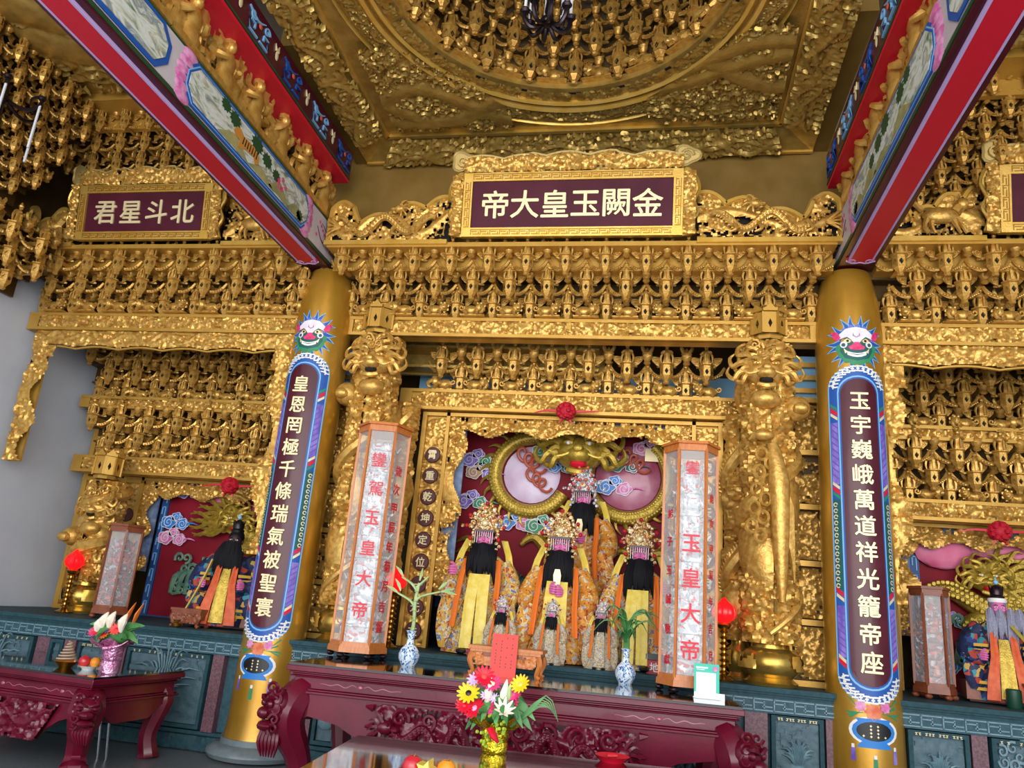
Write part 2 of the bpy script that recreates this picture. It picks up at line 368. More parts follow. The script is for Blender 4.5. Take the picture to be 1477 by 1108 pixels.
for k in range(14):
    am = PI / 2 + (k - 6.5) * .33
    def f(x, z, h, am=am): return rad(am - (x - .24) / 1.58, 1.52 + z, ZC + .0 - h)
    relief(b, .46, .13, .03, 70 + k, .05, .014, 1.2, 0, .1, None, f)
b.build('dome_rim', GC, ceil)
b = MB(); b.lathe([(1.62, ZC + .05), (1.55, ZC + .6), (1.2, ZC + 1.1), (.7, ZC + 1.5), (.2, ZC + 1.7)], 48, (DC[0], DC[1], 0), cap=False); b.build('dome_shell', GD, ceil)
# cove round the coffer and plain gold wall under it
CX, CYB, ZW = 2.54, 0.0, 6.58
b = MB(); X0, X1, Y0, Y1 = -HX, HX, DC[1] - HY, DC[1] + HY
b.add([(X0, Y1, ZC), (X1, Y1, ZC), (CX, CYB, ZW), (-CX, CYB, ZW), (X0, Y0, ZC), (X1, Y0, ZC), (CX, Y0, ZW), (-CX, Y0, ZW)], [(0, 1, 2, 3), (1, 5, 6, 2), (4, 0, 3, 7)])
b.build('cove_board', GC, ceil, 0)
b = MB()
def cove_b(x, z, h): t = z / .37; return (-2.1 - .25 * t + x * (1 + .1 * t), Y1 + .37 * t, ZC - .02 - .12 * t - h)
relief(b, 4.2, .35, .08, 5, .085, .017, 1.2, 2, .12, None, cove_b)
for q in (-1, 1):
    def cove_s(x, z, h, q=q): t = z / .37; return (q * (HX + .37 * t), Y1 - .05 - x * .98, ZC - .02 - .12 * t - h)
    relief(b, 3.9, .35, .08, 8 + q, .10, .018, 1.2, 2, .12, None, cove_s)
b.build('cove_relief', GC, ceil)
b = MB(); b.box((0, Y1, ZC - .01), (2 * HX, .05, .05))
for q in (-1, 1): b.box((q * HX, DC[1], ZC - .01), (.05, 2 * HY, .05))
b.box((0, -.005, ZW), (2 * CX, .04, .035)); b.build('cove_bead', GF, ceil)
b = MB(); b.box((0, .12, 6.0), (5.9, .16, 1.7)); b.box((-2.62, -.9, 6.75), (.16, 2.2, .3)); b.box((2.62, -.9, 6.75), (.16, 2.2, .3)); b.build('wall_upper', mat('plain gilt wall', '#8a6a2c', .5, .35, '#96763a', 4), None, 0, None, 'structure')
# side coffers: flat carved soffit boards
for q, nm in ((-1, 'left'), (1, 'right')):
    cw = MB(); x0, x1, y1 = 3.02, 5.53, -1.26
    cw.box((q * (x0 + x1) / 2, -3.1, 6.78), (x1 - x0, 3.7, .1)); co = cw.build('coffer_board', GC, ceil, 0)
    b = MB()
    def f(x, z, h, q=q): return (q * (3.1 + x), -1.36 - z, 6.728 - h)
    relief(b, 2.3, 3.0, .09, 21 + q, .15, .022, .9, 2, .25, None, f); b.build('coffer_relief', GC, ceil)
    b = MB(); b.box((q * 4.4, y1 + .12, 6.70), (2.75, .3, .12)); b.box((q * 4.4, y1 + .30, 6.6), (2.75, .06, .26)); b.box((q * 5.8, -3.0, 6.6), (.06, 3.6, .26)); b.box((q * 5.65, -3.0, 6.72), (.24, 3.6, .09)); b.build('coffer_border', GB, ceil, .5)
    b = MB(); b.box((q * 4.9, .3, 6.3), (3.6, .1, 2.4)); b.box((q * 6.62, -2.4, 6.3), (.08, 5.6, 2.2)); b.build('coffer_back_board', GD, ceil, 0)

# ------------------------------------------------------------ stone pedestal
PT = 1.115; PY = -.13
def pedestal(name, label, x0, x1, piers, panels, depth):
    t = thing(name, label, 'pedestal', ((x0 + x1) / 2, PY + depth / 2, 0)); ox, oy = (x0 + x1) / 2, PY + depth / 2
    b = MB(); L = x1 - x0
    b.box((0, .05, .5), (L, depth - .1, 1.0)); b.build('body', STO, t, 0)
    b = MB()
    for z0, z1, out in ((1.075, PT, .05), (1.055, 1.075, .03), (1.03, 1.055, .012)): b.box((0, 0, (z0 + z1) / 2), (L, depth + 2 * out, z1 - z0))
    b.box((0, -depth / 2 + .09, .17), (L, .16, .03)); b.build('cornice', STD, t, .5)
    # meander fret on the band
    b = MB(); b.box((0, -depth / 2 + .02, .965), (L, .04, .13)); b.build('fret_band', STO, t, 0)
    b = MB(); n = int(L / .17); w_ = L / n; yy = -depth / 2 - .002
    for i in range(n):
        x = -L / 2 + (i + .5) * w_
        for dz, ln, dx in ((.045, .95, 0), (.015, .5, -.2), (-.015, .5, .2), (-.045, .95, 0)): b.box((x + dx * w_, yy, .965 + dz), (ln * w_, .012, .011))
        b.box((x - .46 * w_, yy, .965), (.011, .012, .09)); b.box((x + .04 * w_, yy, .965), (.011, .012, .06))
    b.build('fret_pattern', STL, t, 0, None, 'stuff')
    for a, c in piers:
        b = MB(); b.box(((a + c) / 2 - ox, -depth / 2 + .06, .54), (c - a, .1, .72)); b.build('granite_pier', REDG, t, 0)
    for i, (a, c) in enumerate(panels):
        b = MB(); frame_bars(b, a - ox, .2, c - ox, .89, .035, -depth / 2 + .0, -depth / 2 + .08); b.build('panel_frame', STD, t, 0)
        b = MB(); b.box(((a + c) / 2 - ox, -depth / 2 + .06, .54), (c - a - .07, .03, .62))
        relief(b, c - a - .08, .60, .02, int(abs(a) * 100) + 3, .10, .018, .7, 2, .26, None, None, (a + .04 - ox, -depth / 2 + .044, .24)); b.build('carved_panel', STM, t)
        if c - a > .2:
            b = MB(); b.T = Matrix.Translation((0, 0, .02)) @ Matrix.Scale(1.17, 4, (0, 0, 1)); mx, yy = (a + c) / 2 - ox, -depth / 2 + .018; hw = (c - a) / 2 - .07; kind = (i + int(abs(a) * 10)) % 3
            if c - a < .5 or kind == 0:
                b.lathe([(.05, .27), (.085, .30), (.095, .36), (.07, .41), (.085, .425)], 14, (mx, yy + .03, 0), 1, .5)
                for k in range(17): q = PI * (k + .5) / 17; L_ = hw * (.75 + .3 * (k % 3) / 2); b.tube([(mx + .03 * math.cos(q), yy, .42), (mx + L_ * .55 * math.cos(q), yy - .02, .46 + L_ * .8 * math.sin(q)), (mx + L_ * math.cos(q), yy - .005, .47 + L_ * .75 * math.sin(q))], [.012, .02, .003], 5, flat=.5)
            else:
                for k in range(7): x_ = mx - hw + 2 * hw * (k + .5) / 7; b.tube([(x_ - .1, yy, .27 + .02 * (k % 3)), (x_ - .03, yy - .01, .36 + .05 * (k % 3)), (x_ + .05, yy - .01, .33 + .03 * (k % 2)), (x_ + .1, yy, .27)], [.01, .02, .018, .01], 5)
                for k in range(5): x_ = mx + hw * (-.8 + .4 * k); z_ = .55 + .10 * math.sin(k * 2.3 + i); b.tube([(x_, yy, .3), (x_ + .04, yy - .01, .45), (x_ - .02, yy - .01, z_)], [.02, .014, .008], 5); [b.spiral((x_ + .07 * math.cos(q * 1.3), yy - .012, z_ + .06 * math.sin(q * 1.3)), .045, 1.2, 1 if q % 2 else -1, q, .011, 4, seg=8) for q in range(5)]
                for k in range(3): zz = .50 + .075 * k; w3 = .13 - .03 * k; b.prism([(mx + hw * .3 - w3 / 2, zz), (mx + hw * .3 + w3 / 2, zz), (mx + hw * .3 + w3 * .3, zz + .035), (mx + hw * .3 - w3 * .3, zz + .035)], yy + .01, yy - .02); b.box((mx + hw * .3, yy, zz + .052), (w3 * .45, .03, .05))
                b.ball((mx - hw * .4, yy, .77), (.05, .014, .05), 12, 8)
            b.build('stone_picture', STL, t)
        if c - a > .3:
            b = MB(); rr = random.Random(i + int(abs(a) * 50)); k = 14
            for j in range(k):
                x = a + .05 + (c - a - .1) * (j + .5) / k - ox
                if j % 4 == 2: continue
                b.box((x, -depth / 2 - .003, .872), (.018, .006, .005)); b.box((x, -depth / 2 - .003, .863), (.005, .006, .02)); b.box((x + rr.uniform(-.004, .004), -depth / 2 - .003, .857), (.016, .006, .004))
            b.build('donor_inscription', CRM, t, 0, None, 'stuff')
    b = MB(); relief(b, L, .13, .03, 77, .05, .02, 1., 0, None, None, None, (-L / 2, -depth / 2 + .03, .01)); b.build('plinth_carving', STD, t)
    return t
pedestal('stone_pedestal', 'dark stone altar pedestal of the centre bay behind the long rosewood table', -2.55, 2.56, [(-2.5, -2.2), (-1.9, -1.75), (1.81, 2.0), (2.48, 2.55)], [(-2.17, -1.93), (-1.7, -.9), (-.85, .0), (.05, .85), (.9, 1.75), (2.03, 2.46)], 2.1)
pedestal('stone_pedestal', 'dark stone altar pedestal with carved panels behind the left offering table', -6.66, -2.96, [(-5.36, -5.21), (-5.03, -4.9), (-4.46, -4.31), (-3.32, -3.2)], [(-6.3, -5.4), (-5.2, -5.04), (-4.86, -4.5), (-4.28, -3.35)], 2.1)
pedestal('stone_pedestal', 'dark stone altar pedestal with potted plant carving under the white bearded deity', 3.06, 6.66, [(3.06, 3.1), (3.62, 3.74), (4.6, 4.74)], [(3.13, 3.6), (3.77, 4.55), (4.8, 5.6)], 2.1)

# ------------------------------------------------------------ columns
def wrap_poly(poly, cx, R, zoff=0., cut=.06):
    """2-D outline (arc length, height) bent onto a vertical cylinder, as vertices and faces"""
    bm = bmesh.new(); bm.faces.new([bm.verts.new((p[0], p[1], 0)) for p in poly]); [f.normal_update() for f in bm.faces]; bmesh.ops.triangulate(bm, faces=bm.faces[:])
    for _ in range(5):
        es = [e for e in bm.edges if abs(e.verts[0].co.x - e.verts[1].co.x) > cut]
        if not es: break
        bmesh.ops.subdivide_edges(bm, edges=es, cuts=1); bmesh.ops.triangulate(bm, faces=bm.faces[:])
    bm.verts.index_update(); vs = [(cx + R * math.sin(v.co.x / R), -R * math.cos(v.co.x / R), v.co.y + zoff) for v in bm.verts]
    fs = [tuple(v.index for v in f.verts) for f in bm.faces]; bm.free(); return vs, fs
def arch_outline(w, z0, z1, r):
    """upright board with rounded, slightly shouldered ends"""
    o = []
    for i in range(13):
        a = PI * i / 12; o.append((w * math.cos(a), z1 - r + r * math.sin(a)))
    for i in range(13):
        a = PI + PI * i / 12; o.append((w * math.cos(a), z0 + r + r * math.sin(a)))
    return o
CR = .31
def decal(parts, name, polys, m, R, t):
    b = MB()
    for p in polys: b.add(*wrap_poly(p, 0, R))
    return b.build(name, m, t, .9)
def circ(cx, cz, r, n=12, sx=1., a0=0.): return [(cx + sx * r * math.cos(a0 + 2 * PI * i / n), cz + r * math.sin(a0 + 2 * PI * i / n)) for i in range(n)]
def star(cx, cz, r0, r1, n, ph=0., sx=1.):
    return [(cx + sx * (r1 if i % 2 else r0) * math.cos(ph + PI * i / n), cz + (r1 if i % 2 else r0) * math.sin(ph + PI * i / n)) for i in range(2 * n)]
def column(x, label, verse):
    t = thing('column', label, 'column', (x, 0, 0))
    b = MB(); b.lathe([(CR + .02, .19), (CR + .005, .35), (CR, 1.0), (CR, 4.45), (CR - .015, 4.75), (CR - .05, 4.95), (CR - .085, 5.09)], 48); b.build('shaft', GP, t)
    b = MB(); b.lathe([(.36, 0), (.45, .02), (.475, .06), (.46, .10), (.40, .135), (.355, .14), (.355, .19), (.32, .19)], 40); b.build('stone_base', mat('grey polished stone base', '#6d7a7e', .25, 0, '#78858a', 10, coat=.3) if 'grey polished stone base' not in MATS else MATS['grey polished stone base'], t)
    # couplet board with painted border
    W1, W0 = .285, .165
    b = MB()
    for k, (wd, z0, z1, r, m) in enumerate(((W1, 1.07, 4.05, .22, 0), (W1 - .014, 1.085, 4.035, .21, 1), (W0 + .028, 1.175, 3.95, .16, 0), (W0 + .014, 1.19, 3.935, .155, 1))):
        b.mi = m; b.add(*wrap_poly(arch_outline(wd, z0, z1, r), 0, CR + .003 + .0015 * k))
    b.build('painted_border', [LBL, BLU], t, .9)
    # coloured stretches of the border: lavender, green, red and cream stripes
    for sgn in (-1, 1):
        def seg(z0, z1, sk=0.): return [(sgn * (W0 + .032), z0), (sgn * (W1 - .02), z0 + sk), (sgn * (W1 - .02), z1 + sk), (sgn * (W0 + .032), z1)]
        decal(t, 'lavender_wave', [seg(2.92, 3.5), seg(1.42, 1.85)], PUR, CR + .0055, t)
        decal(t, 'green_field', [seg(1.98, 2.78)], TEAL, CR + .0055, t)
        decal(t, 'cream_stripe', [seg(3.52, 3.55, .05), seg(2.87, 2.9, .05), seg(1.88, 1.91, .05), seg(1.37, 1.4, .05)], CRM, CR + .0058, t)
        decal(t, 'red_stripe', [seg(3.56, 3.60, .05), seg(2.82, 2.86, .05), seg(1.92, 1.96, .05), seg(1.33, 1.37, .05)], RED, CR + .0058, t)
        decal(t, 'green_stripe', [seg(3.61, 3.64, .05), seg(2.78, 2.81, .05)], GRN, CR + .0058, t)
        bb = MB(); bb2 = MB()
        for j in range(14):
            zz = 2.02 + j * .055; bb.add(*[[Vector((math.sin(a_ / CR) * (CR + .007), -math.cos(a_ / CR) * (CR + .007), z_)) for a_, z_ in [(sgn * (W0 + .075) + .022 * math.cos(u), zz + .022 * math.sin(u)) for u in [i * .8 for i in range(8)]] + [(sgn * (W0 + .075) + .012 * math.cos(u), zz + .012 * math.sin(u)) for u in [i * .8 for i in range(8)]]], [(i, i + 1, i + 9, i + 8) for i in range(7)]])
        bb.build('gold_scroll', CRM, t, 0)
        for j in range(9):
            zz = 2.96 + j * .06; bb2.add(*wrap_poly([(sgn * (W0 + .035), zz), (sgn * (W1 - .025), zz + .05), (sgn * (W1 - .025), zz + .068), (sgn * (W0 + .035), zz + .014)], 0, CR + .007))
        for j in range(7):
            zz = 1.44 + j * .055; bb2.add(*wrap_poly([(sgn * (W0 + .035), zz), (sgn * (W1 - .025), zz + .04), (sgn * (W1 - .025), zz + .056), (sgn * (W0 + .035), zz + .012)], 0, CR + .007))
        bb2.build('lavender_ripple', mat('deep violet paint', '#6a52b4', .5) if 'deep violet paint' not in MATS else MATS['deep violet paint'], t, 0)
    # white meander at the rounded ends
    b = MB(); wm = (W1 - .014 + W0 + .028) / 2
    for end in (1, -1):
        cz = 4.05 - .215 if end > 0 else 1.07 + .215; n = 15
        for j in range(n):
            a = PI * (j + .5) / n; rx, rz = wm, .185
            for da, dr, ln in ((-.05, .022, .055), (.0, .0, .03), (.05, -.022, .055)):
                p = (rx * math.cos(a + da) * (1 + dr / rx), cz + end * (rz * math.sin(a + da) * (1 + dr / rz))); q = .007
                b.add(*wrap_poly([(p[0] - ln / 2, p[1] - q), (p[0] + ln / 2, p[1] - q), (p[0] + ln / 2, p[1] + q), (p[0] - ln / 2, p[1] + q)], 0, CR + .0085))
            p = (rx * math.cos(a), cz + end * rz * math.sin(a)); b.add(*wrap_poly([(p[0] - .006, p[1] - .026), (p[0] + .006, p[1] - .026), (p[0] + .006, p[1] + .026), (p[0] - .006, p[1] + .026)], 0, CR + .0085))
    b.build('white_meander', WHT, t, 0)
    b = MB(); vs, fs = wrap_poly(arch_outline(W0, 1.205, 3.92, .145), 0, CR + .012); b.add(vs, fs); b.build('couplet_board', MAR, t, .9)
    n = len(verse); z1, z0 = 3.70, 1.40
    for i, ch in enumerate(verse):
        glyph(ch, CRM, .19, t, (0, -CR - .013, z1 + (z0 - z1) * i / (n - 1)), bold=.016, depth=.012)
    # painted guardian face above the board
    Z = 4.27; R = CR; M_ = lambda n, c, c2=None: MATS[n] if n in MATS else mat(n, c, .5, 0, c2, 12)
    def flame(a, r0, L_, w_, sw): c_, s_ = math.cos(a), math.sin(a); f = lambda r, o: (r * c_ - o * s_, Z + r * s_ + o * c_); return [f(r0, -w_), f(r0 + L_ * .45, -w_ * .45 + sw), f(r0 + L_, sw * .2), f(r0 + L_ * .5, w_ * .55 + sw), f(r0, w_)]
    angs = [PI / 2 + (i - 8.5) * .335 for i in range(18)]
    decal(t, 'flame_glow', [flame(a, .14, .155, .040, .012 * (1 if i % 2 else -1)) for i, a in enumerate(angs)], LBL, R + .003, t)
    decal(t, 'blue_flame', [flame(a, .14, .135, .028, .012 * (1 if i % 2 else -1)) for i, a in enumerate(angs)], BLU, R + .0045, t)
    decal(t, 'violet_curl', [circ(.155 * math.cos(a), Z + .02 + .15 * math.sin(a), .026) for a in [.2 + i * .42 for i in range(7)]], M_('curl paint', '#6a78c8'), R + .006, t)
    decal(t, 'green_curl', [circ(.15 * math.cos(a), Z - .03 + .15 * math.sin(a), .042) for a in [PI + .1 + i * .42 for i in range(8)]], GRN, R + .006, t)
    decal(t, 'green_jaw', [[(-.14, Z + .0), (-.15, Z - .07), (-.11, Z - .145), (0, Z - .175), (.11, Z - .145), (.15, Z - .07), (.14, Z), (0, Z + .02)]], TEAL, R + .0075, t)
    decal(t, 'cheek', [circ(-.115, Z - .01, .034), circ(.115, Z - .01, .034)], M_('pale rose paint', '#ead9e2', '#f4eef0'), R + .0085, t)
    decal(t, 'cheek_swirl', [circ(-.118, Z - .012, .018), circ(.118, Z - .012, .018)], TEAL, R + .0095, t)
    decal(t, 'mouth', [[(-.09, Z - .075), (-.085, Z - .115), (-.04, Z - .135), (0, Z - .14), (.04, Z - .135), (.085, Z - .115), (.09, Z - .075), (.04, Z - .095), (0, Z - .10), (-.04, Z - .095)]], WHT, R + .0095, t)
    decal(t, 'tusk', [[(-.105, Z - .10), (-.118, Z - .045), (-.08, Z - .085)], [(.105, Z - .10), (.08, Z - .085), (.118, Z - .045)]], CRM, R + .011, t)
    decal(t, 'lip_line', [[(-.085, Z - .098), (0, Z - .12), (.085, Z - .098), (0, Z - .112)]], TEAL, R + .011, t)
    decal(t, 'pale_brow', [[(-.16, Z + .045), (-.15, Z + .10), (-.09, Z + .15), (0, Z + .165), (.09, Z + .15), (.15, Z + .10), (.16, Z + .045), (.10, Z + .062), (.045, Z + .03), (.02, Z - .0), (-.02, Z - .0), (-.045, Z + .03), (-.10, Z + .062)]], M_('pale rose paint', '#ead9e2'), R + .009, t)
    decal(t, 'brow_line', [[(-.03, Z + .11), (-.035, Z + .075), (0, Z + .055), (.035, Z + .075), (.03, Z + .11), (.02, Z + .08), (0, Z + .066), (-.02, Z + .08)]], M_('mauve line', '#b48aa8'), R + .0105, t)
    decal(t, 'magenta_ear', [[(-.14, Z + .06), (-.17, Z + .12), (-.235, Z + .135), (-.205, Z + .05), (-.17, Z + .03)], [(.14, Z + .06), (.17, Z + .03), (.205, Z + .05), (.235, Z + .135), (.17, Z + .12)]], MAG, R + .0105, t)
    decal(t, 'magenta_nose', [[(-.062, Z - .06), (-.075, Z - .035), (-.04, Z - .015), (-.02, Z + .012), (.02, Z + .012), (.04, Z - .015), (.075, Z - .035), (.062, Z - .06), (.02, Z - .068), (-.02, Z - .068)]], MAG, R + .0115, t)
    decal(t, 'eye_white', [[(-.115, Z + .03), (-.085, Z + .05), (-.05, Z + .028), (-.06, Z + .006), (-.095, Z + .004)], [(.115, Z + .03), (.095, Z + .004), (.06, Z + .006), (.05, Z + .028), (.085, Z + .05)]], CRM, R + .0105, t)
    decal(t, 'pupil', [circ(-.08, Z + .024, .013), circ(.08, Z + .024, .013)], BLK, R + .0125, t)
    decal(t, 'dark_brow', [[(-.125, Z + .05), (-.085, Z + .065), (-.04, Z + .028), (-.085, Z + .05)], [(.125, Z + .05), (.085, Z + .05), (.04, Z + .028), (.085, Z + .065)]], TEAL, R + .0125, t)
    # painted vase with flowers below the board
    Z = .88
    decal(t, 'painted_leaves', [[(x0, Z + .12), (x0 + dx * 2.2, Z + .12 + dz), (x0 + dx * 1.9 + .02, Z + .1 + dz)] for x0, dx, dz in ((-.06, -.06, .06), (-.05, -.08, .0), (.06, .06, .06), (.05, .08, .0), (-.1, -.05, -.03), (.1, .05, -.03), (-.08, -.06, .12), (.08, .06, .12))], GRN, R + .004, t)
    decal(t, 'pink_peony', [star(-.10, Z + .17, .05, .036, 7), star(.10, Z + .17, .05, .036, 7)], PNK, R + .0055, t)
    decal(t, 'orange_peony', [star(0, Z + .13, .075, .055, 8)], mat('salmon paint', '#e8906a', .5, 0, '#d8603a', 20) if 'salmon paint' not in MATS else MATS['salmon paint'], R + .0065, t)
    decal(t, 'vase_glow', [circ(0, Z - .02, .115, 20, 1.75)], WHT, R + .004, t)
    decal(t, 'blue_vase', [circ(0, Z - .02, .1, 18, 1.75), [(-.14, Z + .075), (.14, Z + .075), (.12, Z + .04), (-.12, Z + .04)], [(-.12, Z - .12), (-.14, Z - .15), (.14, Z - .15), (.12, Z - .12), (.08, Z - .09), (-.08, Z - .09)]], mat('azure paint', '#2a7fd0', .45) if 'azure paint' not in MATS else MATS['azure paint'], R + .0065, t)
    decal(t, 'vase_panel', [circ(0, Z - .02, .074, 18, 1.9)], BLK, R + .008, t)
    b = MB()
    for ix in range(2):
        for iz in range(4): b.add(*wrap_poly(star((ix - .5) * .055, Z + .02 - iz * .027, .011, .006, 4), 0, R + .0095))
    for sx in (-1, 1): b.add(*wrap_poly(star(sx * .085, Z - .06, .011, .006, 4), 0, R + .0095))
    b.build('vase_mark', CRM, t, 0)
    for xx, z_, m in ((-.17, Z - .13, MATS['lavender paint']), (.17, Z - .13, MATS['lavender paint']), (0, Z - .2, GRN)):
        decal(t, 'painted_tassel', [[(xx - .016, z_ - .03), (xx - .02, z_ - .13), (xx + .02, z_ - .13), (xx + .016, z_ - .03)]], m, R + .0045, t)
        decal(t, 'tassel_bead', [[(xx - .012, z_), (xx - .012, z_ - .03), (xx + .012, z_ - .03), (xx + .012, z_)]], WHT, R + .0045, t)
    return t
column(-2.76, 'gold column on the left with cream couplet ending above a painted vase, beside left offering table', '皇恩罔極千條瑞氣被聖寰')
column(2.82, 'gold column on the right with cream couplet on maroon board beside white bearded deity', '玉宇巍峨萬道祥光籠帝座')

# ------------------------------------------------------------ painted beams running out to the viewer
def cloud_tip(b, x, y, z, s=1.):
    for q in (-1, 1): b.spiral((x + q * .085, y + .02, z), .045 * s, 1.2, q, PI / 2, .009, 4, 'xy')
    b.tube([(x - .13, y + .02, z), (x - .06, y + .07, z), (x, y + .05, z), (x + .06, y + .07, z), (x + .13, y + .02, z)], .009, 4)
def big_beam(x, label, q):
    """q is the side (+1 or -1) whose painted flank faces the middle of the hall"""
    t = thing('painted_beam', label, 'beam', (x, -2.6, 5.1)); L0, L1 = -2.9, 2.52; Lc, LL = (L0 + L1) / 2, L1 - L0
    b = MB(); b.box((0, Lc, .26), (.34, LL, .5)); b.build('timber', DMAR, t, 0)
    b = MB(); b.box((0, Lc - .14, -.0), (.19, LL - .3, .03)); b.build('red_soffit', RED, t, 0)
    b = MB()
    for s_ in (-1, 1): b.box((s_ * .105, Lc - .16, 0), (.018, LL - .34, .034))
    cloud_tip(b, 0, L1 - .34, -.014); b.build('lilac_line', LIL, t)
    b = MB(); b.prism([(-.13, L1 - .34), (-.1, L1 - .38), (.1, L1 - .38), (.13, L1 - .34), (.08, L1 - .28), (.03, L1 - .28), (0, L1 - .26), (-.03, L1 - .28), (-.08, L1 - .28)], -.013, .02, 'xy'); b.build('red_cloud', RED, t, 0)
    for s_ in (-1, 1):
        b = MB(); b.box((s_ * .172, Lc, .045), (.012, LL, .03)); b.box((s_ * .172, Lc, .49), (.012, LL, .03)); b.build('green_edge', DGRN, t, 0)
    # flank paintings on both sides
    for s_ in (-1, 1):
        X = s_ * .172
        def plate(name, out, m, th): bb = MB(); bb.prism(out, X, X + s_ * th, 'yz'); return bb.build(name, m, t, 0)
        plate('plain_ground', [(L0, .07), (L1, .07), (L1, .47), (L0, .47)], mat('pale lilac ground', '#c5b6bb', .5, 0, '#d0c6c8', 3) if 'pale lilac ground' not in MATS else MATS['pale lilac ground'], .006)
        def cham(a, c, z0, z1, k): return [(a + k, z0), (c - k, z0), (c, z0 + k), (c, z1 - k), (c - k, z1), (a + k, z1), (a, z1 - k), (a, z0 + k)]
        a, c = -.55, 1.72
        bb = MB()
        for e_, dd in ((a, 1), (c, -1)):
            for k in range(6): z = .09 + k * .072; bb.ball((X + s_ * .004, e_ - dd * .02 + dd * .05 * abs(k - 2.5) / 2.5, z), (.016, .11, .055), 8, 6)
        bb.build('pink_cloud_border', PNK, t)
        plate('blue_frame', cham(a, c, .075, .465, .12), BLU, .016); plate('pale_line', cham(a + .025, c - .025, .093, .447, .112), LBL, .019)
        plate('blue_frame', cham(a + .035, c - .035, .1, .44, .11), BLU, .021)
        plate('landscape_painting', cham(a + .055, c - .055, .115, .425, .1), LANDS, .025)
        plate('blue_frame', cham(-2.9, -.75, .075, .465, .12), BLU, .016); plate('landscape_painting', cham(-2.86, -.8, .115, .425, .1), LANDS, .022)
        Xp = X + s_ * .026
        def blob(name, pts, m): bb = MB(); bb.prism(pts, Xp, Xp + s_ * .003, 'yz'); return bb.build(name, m, t, 0)
        # pine boughs, hills, tiger or waterfall, blossom
        for cy, cz, r in ((.0, .39, .05), (.16, .36, .06), (.55, .37, .07), (.75, .33, .06), (.95, .29, .05), (1.5, .17, .05)):
            blob('painted_bough', star(cy, cz, r * 1.25, r * .9, 11, cy, 1.3), DGRN)
        for cy, cz, w_, h_ in ((.2, .14, .25, .1), (.7, .14, .25, .07), (1.05, .15, .22, .12), (1.4, .14, .18, .1)):
            blob('painted_hill', [(cy - w_, cz - .02), (cy - w_ * .4, cz + h_ * .7), (cy, cz + h_), (cy + w_ * .5, cz + h_ * .5), (cy + w_, cz - .02)], mat('ochre hill paint', '#b0a468', .6, 0, '#8a8a58', 8) if 'ochre hill paint' not in MATS else MATS['ochre hill paint'])
        if q < 0 or s_ > 0:
            Xp = X + s_ * .03
            blob('painted_tiger', [(.16, .26), (.2, .32), (.26, .33), (.32, .3), (.5, .31), (.6, .27), (.62, .2), (.56, .17), (.52, .22), (.36, .2), (.3, .16), (.26, .16), (.27, .23), (.2, .23)], mat('tiger paint', '#cc8a3a', .55) if 'tiger paint' not in MATS else MATS['tiger paint'])
            Xp = X + s_ * .033
            for k in range(7): y0 = .31 + k * .04; blob('tiger_stripe', [(y0, .22), (y0 + .012, .22), (y0 + .02, .29), (y0 + .012, .295)], BLK)
            for k in range(5): blob('painted_blossom', star(1.0 + .07 * (k % 3), .22 + .05 * (k // 2), .035, .02, 5, k), MAG if k % 2 else mat('ink rose', '#c86a78', .5) if 'ink rose' not in MATS else MATS['ink rose'])
        Xp = X + s_ * .01
        for k in range(9): blob('plum_blossom', star(1.95 + .045 * k % .4, .2 + (k * .37 % .2), .022, .012, 5, k), MAG)
        bb = MB(); bb.tube([(X + s_ * .008, 2.45, .15), (X + s_ * .008, 2.25, .2), (X + s_ * .008, 2.1, .18), (X + s_ * .008, 1.95, .3)], [.012, .01, .007, .004], 4); bb.tube([(X + s_ * .008, 2.25, .2), (X + s_ * .008, 2.2, .32), (X + s_ * .008, 2.05, .38)], [.008, .006, .003], 4); bb.build('plum_branch', mat('branch paint', '#5a2c34', .6) if 'branch paint' not in MATS else MATS['branch paint'], t)
    # upper tie beam over it, separated by a row of gold figures
    return t
def upper_beam(x, z, label, q):
    t = thing('tie_beam', label, 'beam', (x, -2.6, z)); L0, L1 = -2.9, 2.28; Lc, LL = (L0 + L1) / 2, L1 - L0
    b = MB(); b.box((0, Lc, .2), (.3, LL, .36)); b.build('timber', DMAR, t, 0)
    b = MB(); b.box((0, Lc, .01), (.304, LL - .02, .035)); b.build('red_soffit', RED, t, 0)
    b = MB()
    for s_ in (-1, 1): b.box((s_ * .152, Lc, .05), (.01, LL, .022))
    b.build('green_edge', DGRN, t, 0)
    for s_ in (-1, 1):
        X = s_ * .156
        for k in range(8):
            y0 = L1 - .22 - k * .66; bb = MB()
            for d in (-1, 1):
                bb.tube([(X, y0 + d * .02, .1), (X, y0 + d * .16, .1), (X, y0 + d * .16, .2), (X, y0 + d * .08, .2), (X, y0 + d * .08, .15)], .014, 4, soft=False); bb.spiral((X, y0 + d * .12, .27), .05, 1.3, d, 0, .012, 4, 'yz')
            bb.tube([(X, y0 - .2, .3), (X, y0 - .05, .25), (X, y0 + .08, .32)], [.01, .016, .006], 4)
            bb.build('blue_scroll', BLU if k % 2 == 0 else LBL, t)
            bb = MB(); bb.ball((X, y0 - .33, .2), (.008, .03, .05), 8, 6); bb.tube([(X, y0 - .33, .24), (X, y0 - .31, .31)], [.02, .004], 4); bb.tube([(X, y0 - .35, .24), (X, y0 - .38, .3)], [.015, .004], 4); bb.build('flaming_pearl', CRM, t)
            bb = MB(); bb.ball((X + s_ * .003, y0 + .0, .24), (.008, .03, .03), 8, 6); bb.build('red_flower', mat('coral paint', '#d8604a', .5) if 'coral paint' not in MATS else MATS['coral paint'], t)
    return t
big_beam(-2.89, 'painted beam over the left column with tiger landscape on its flank', -1)
big_beam(2.87, 'painted beam over the right column with waterfall landscape on its flank', 1)
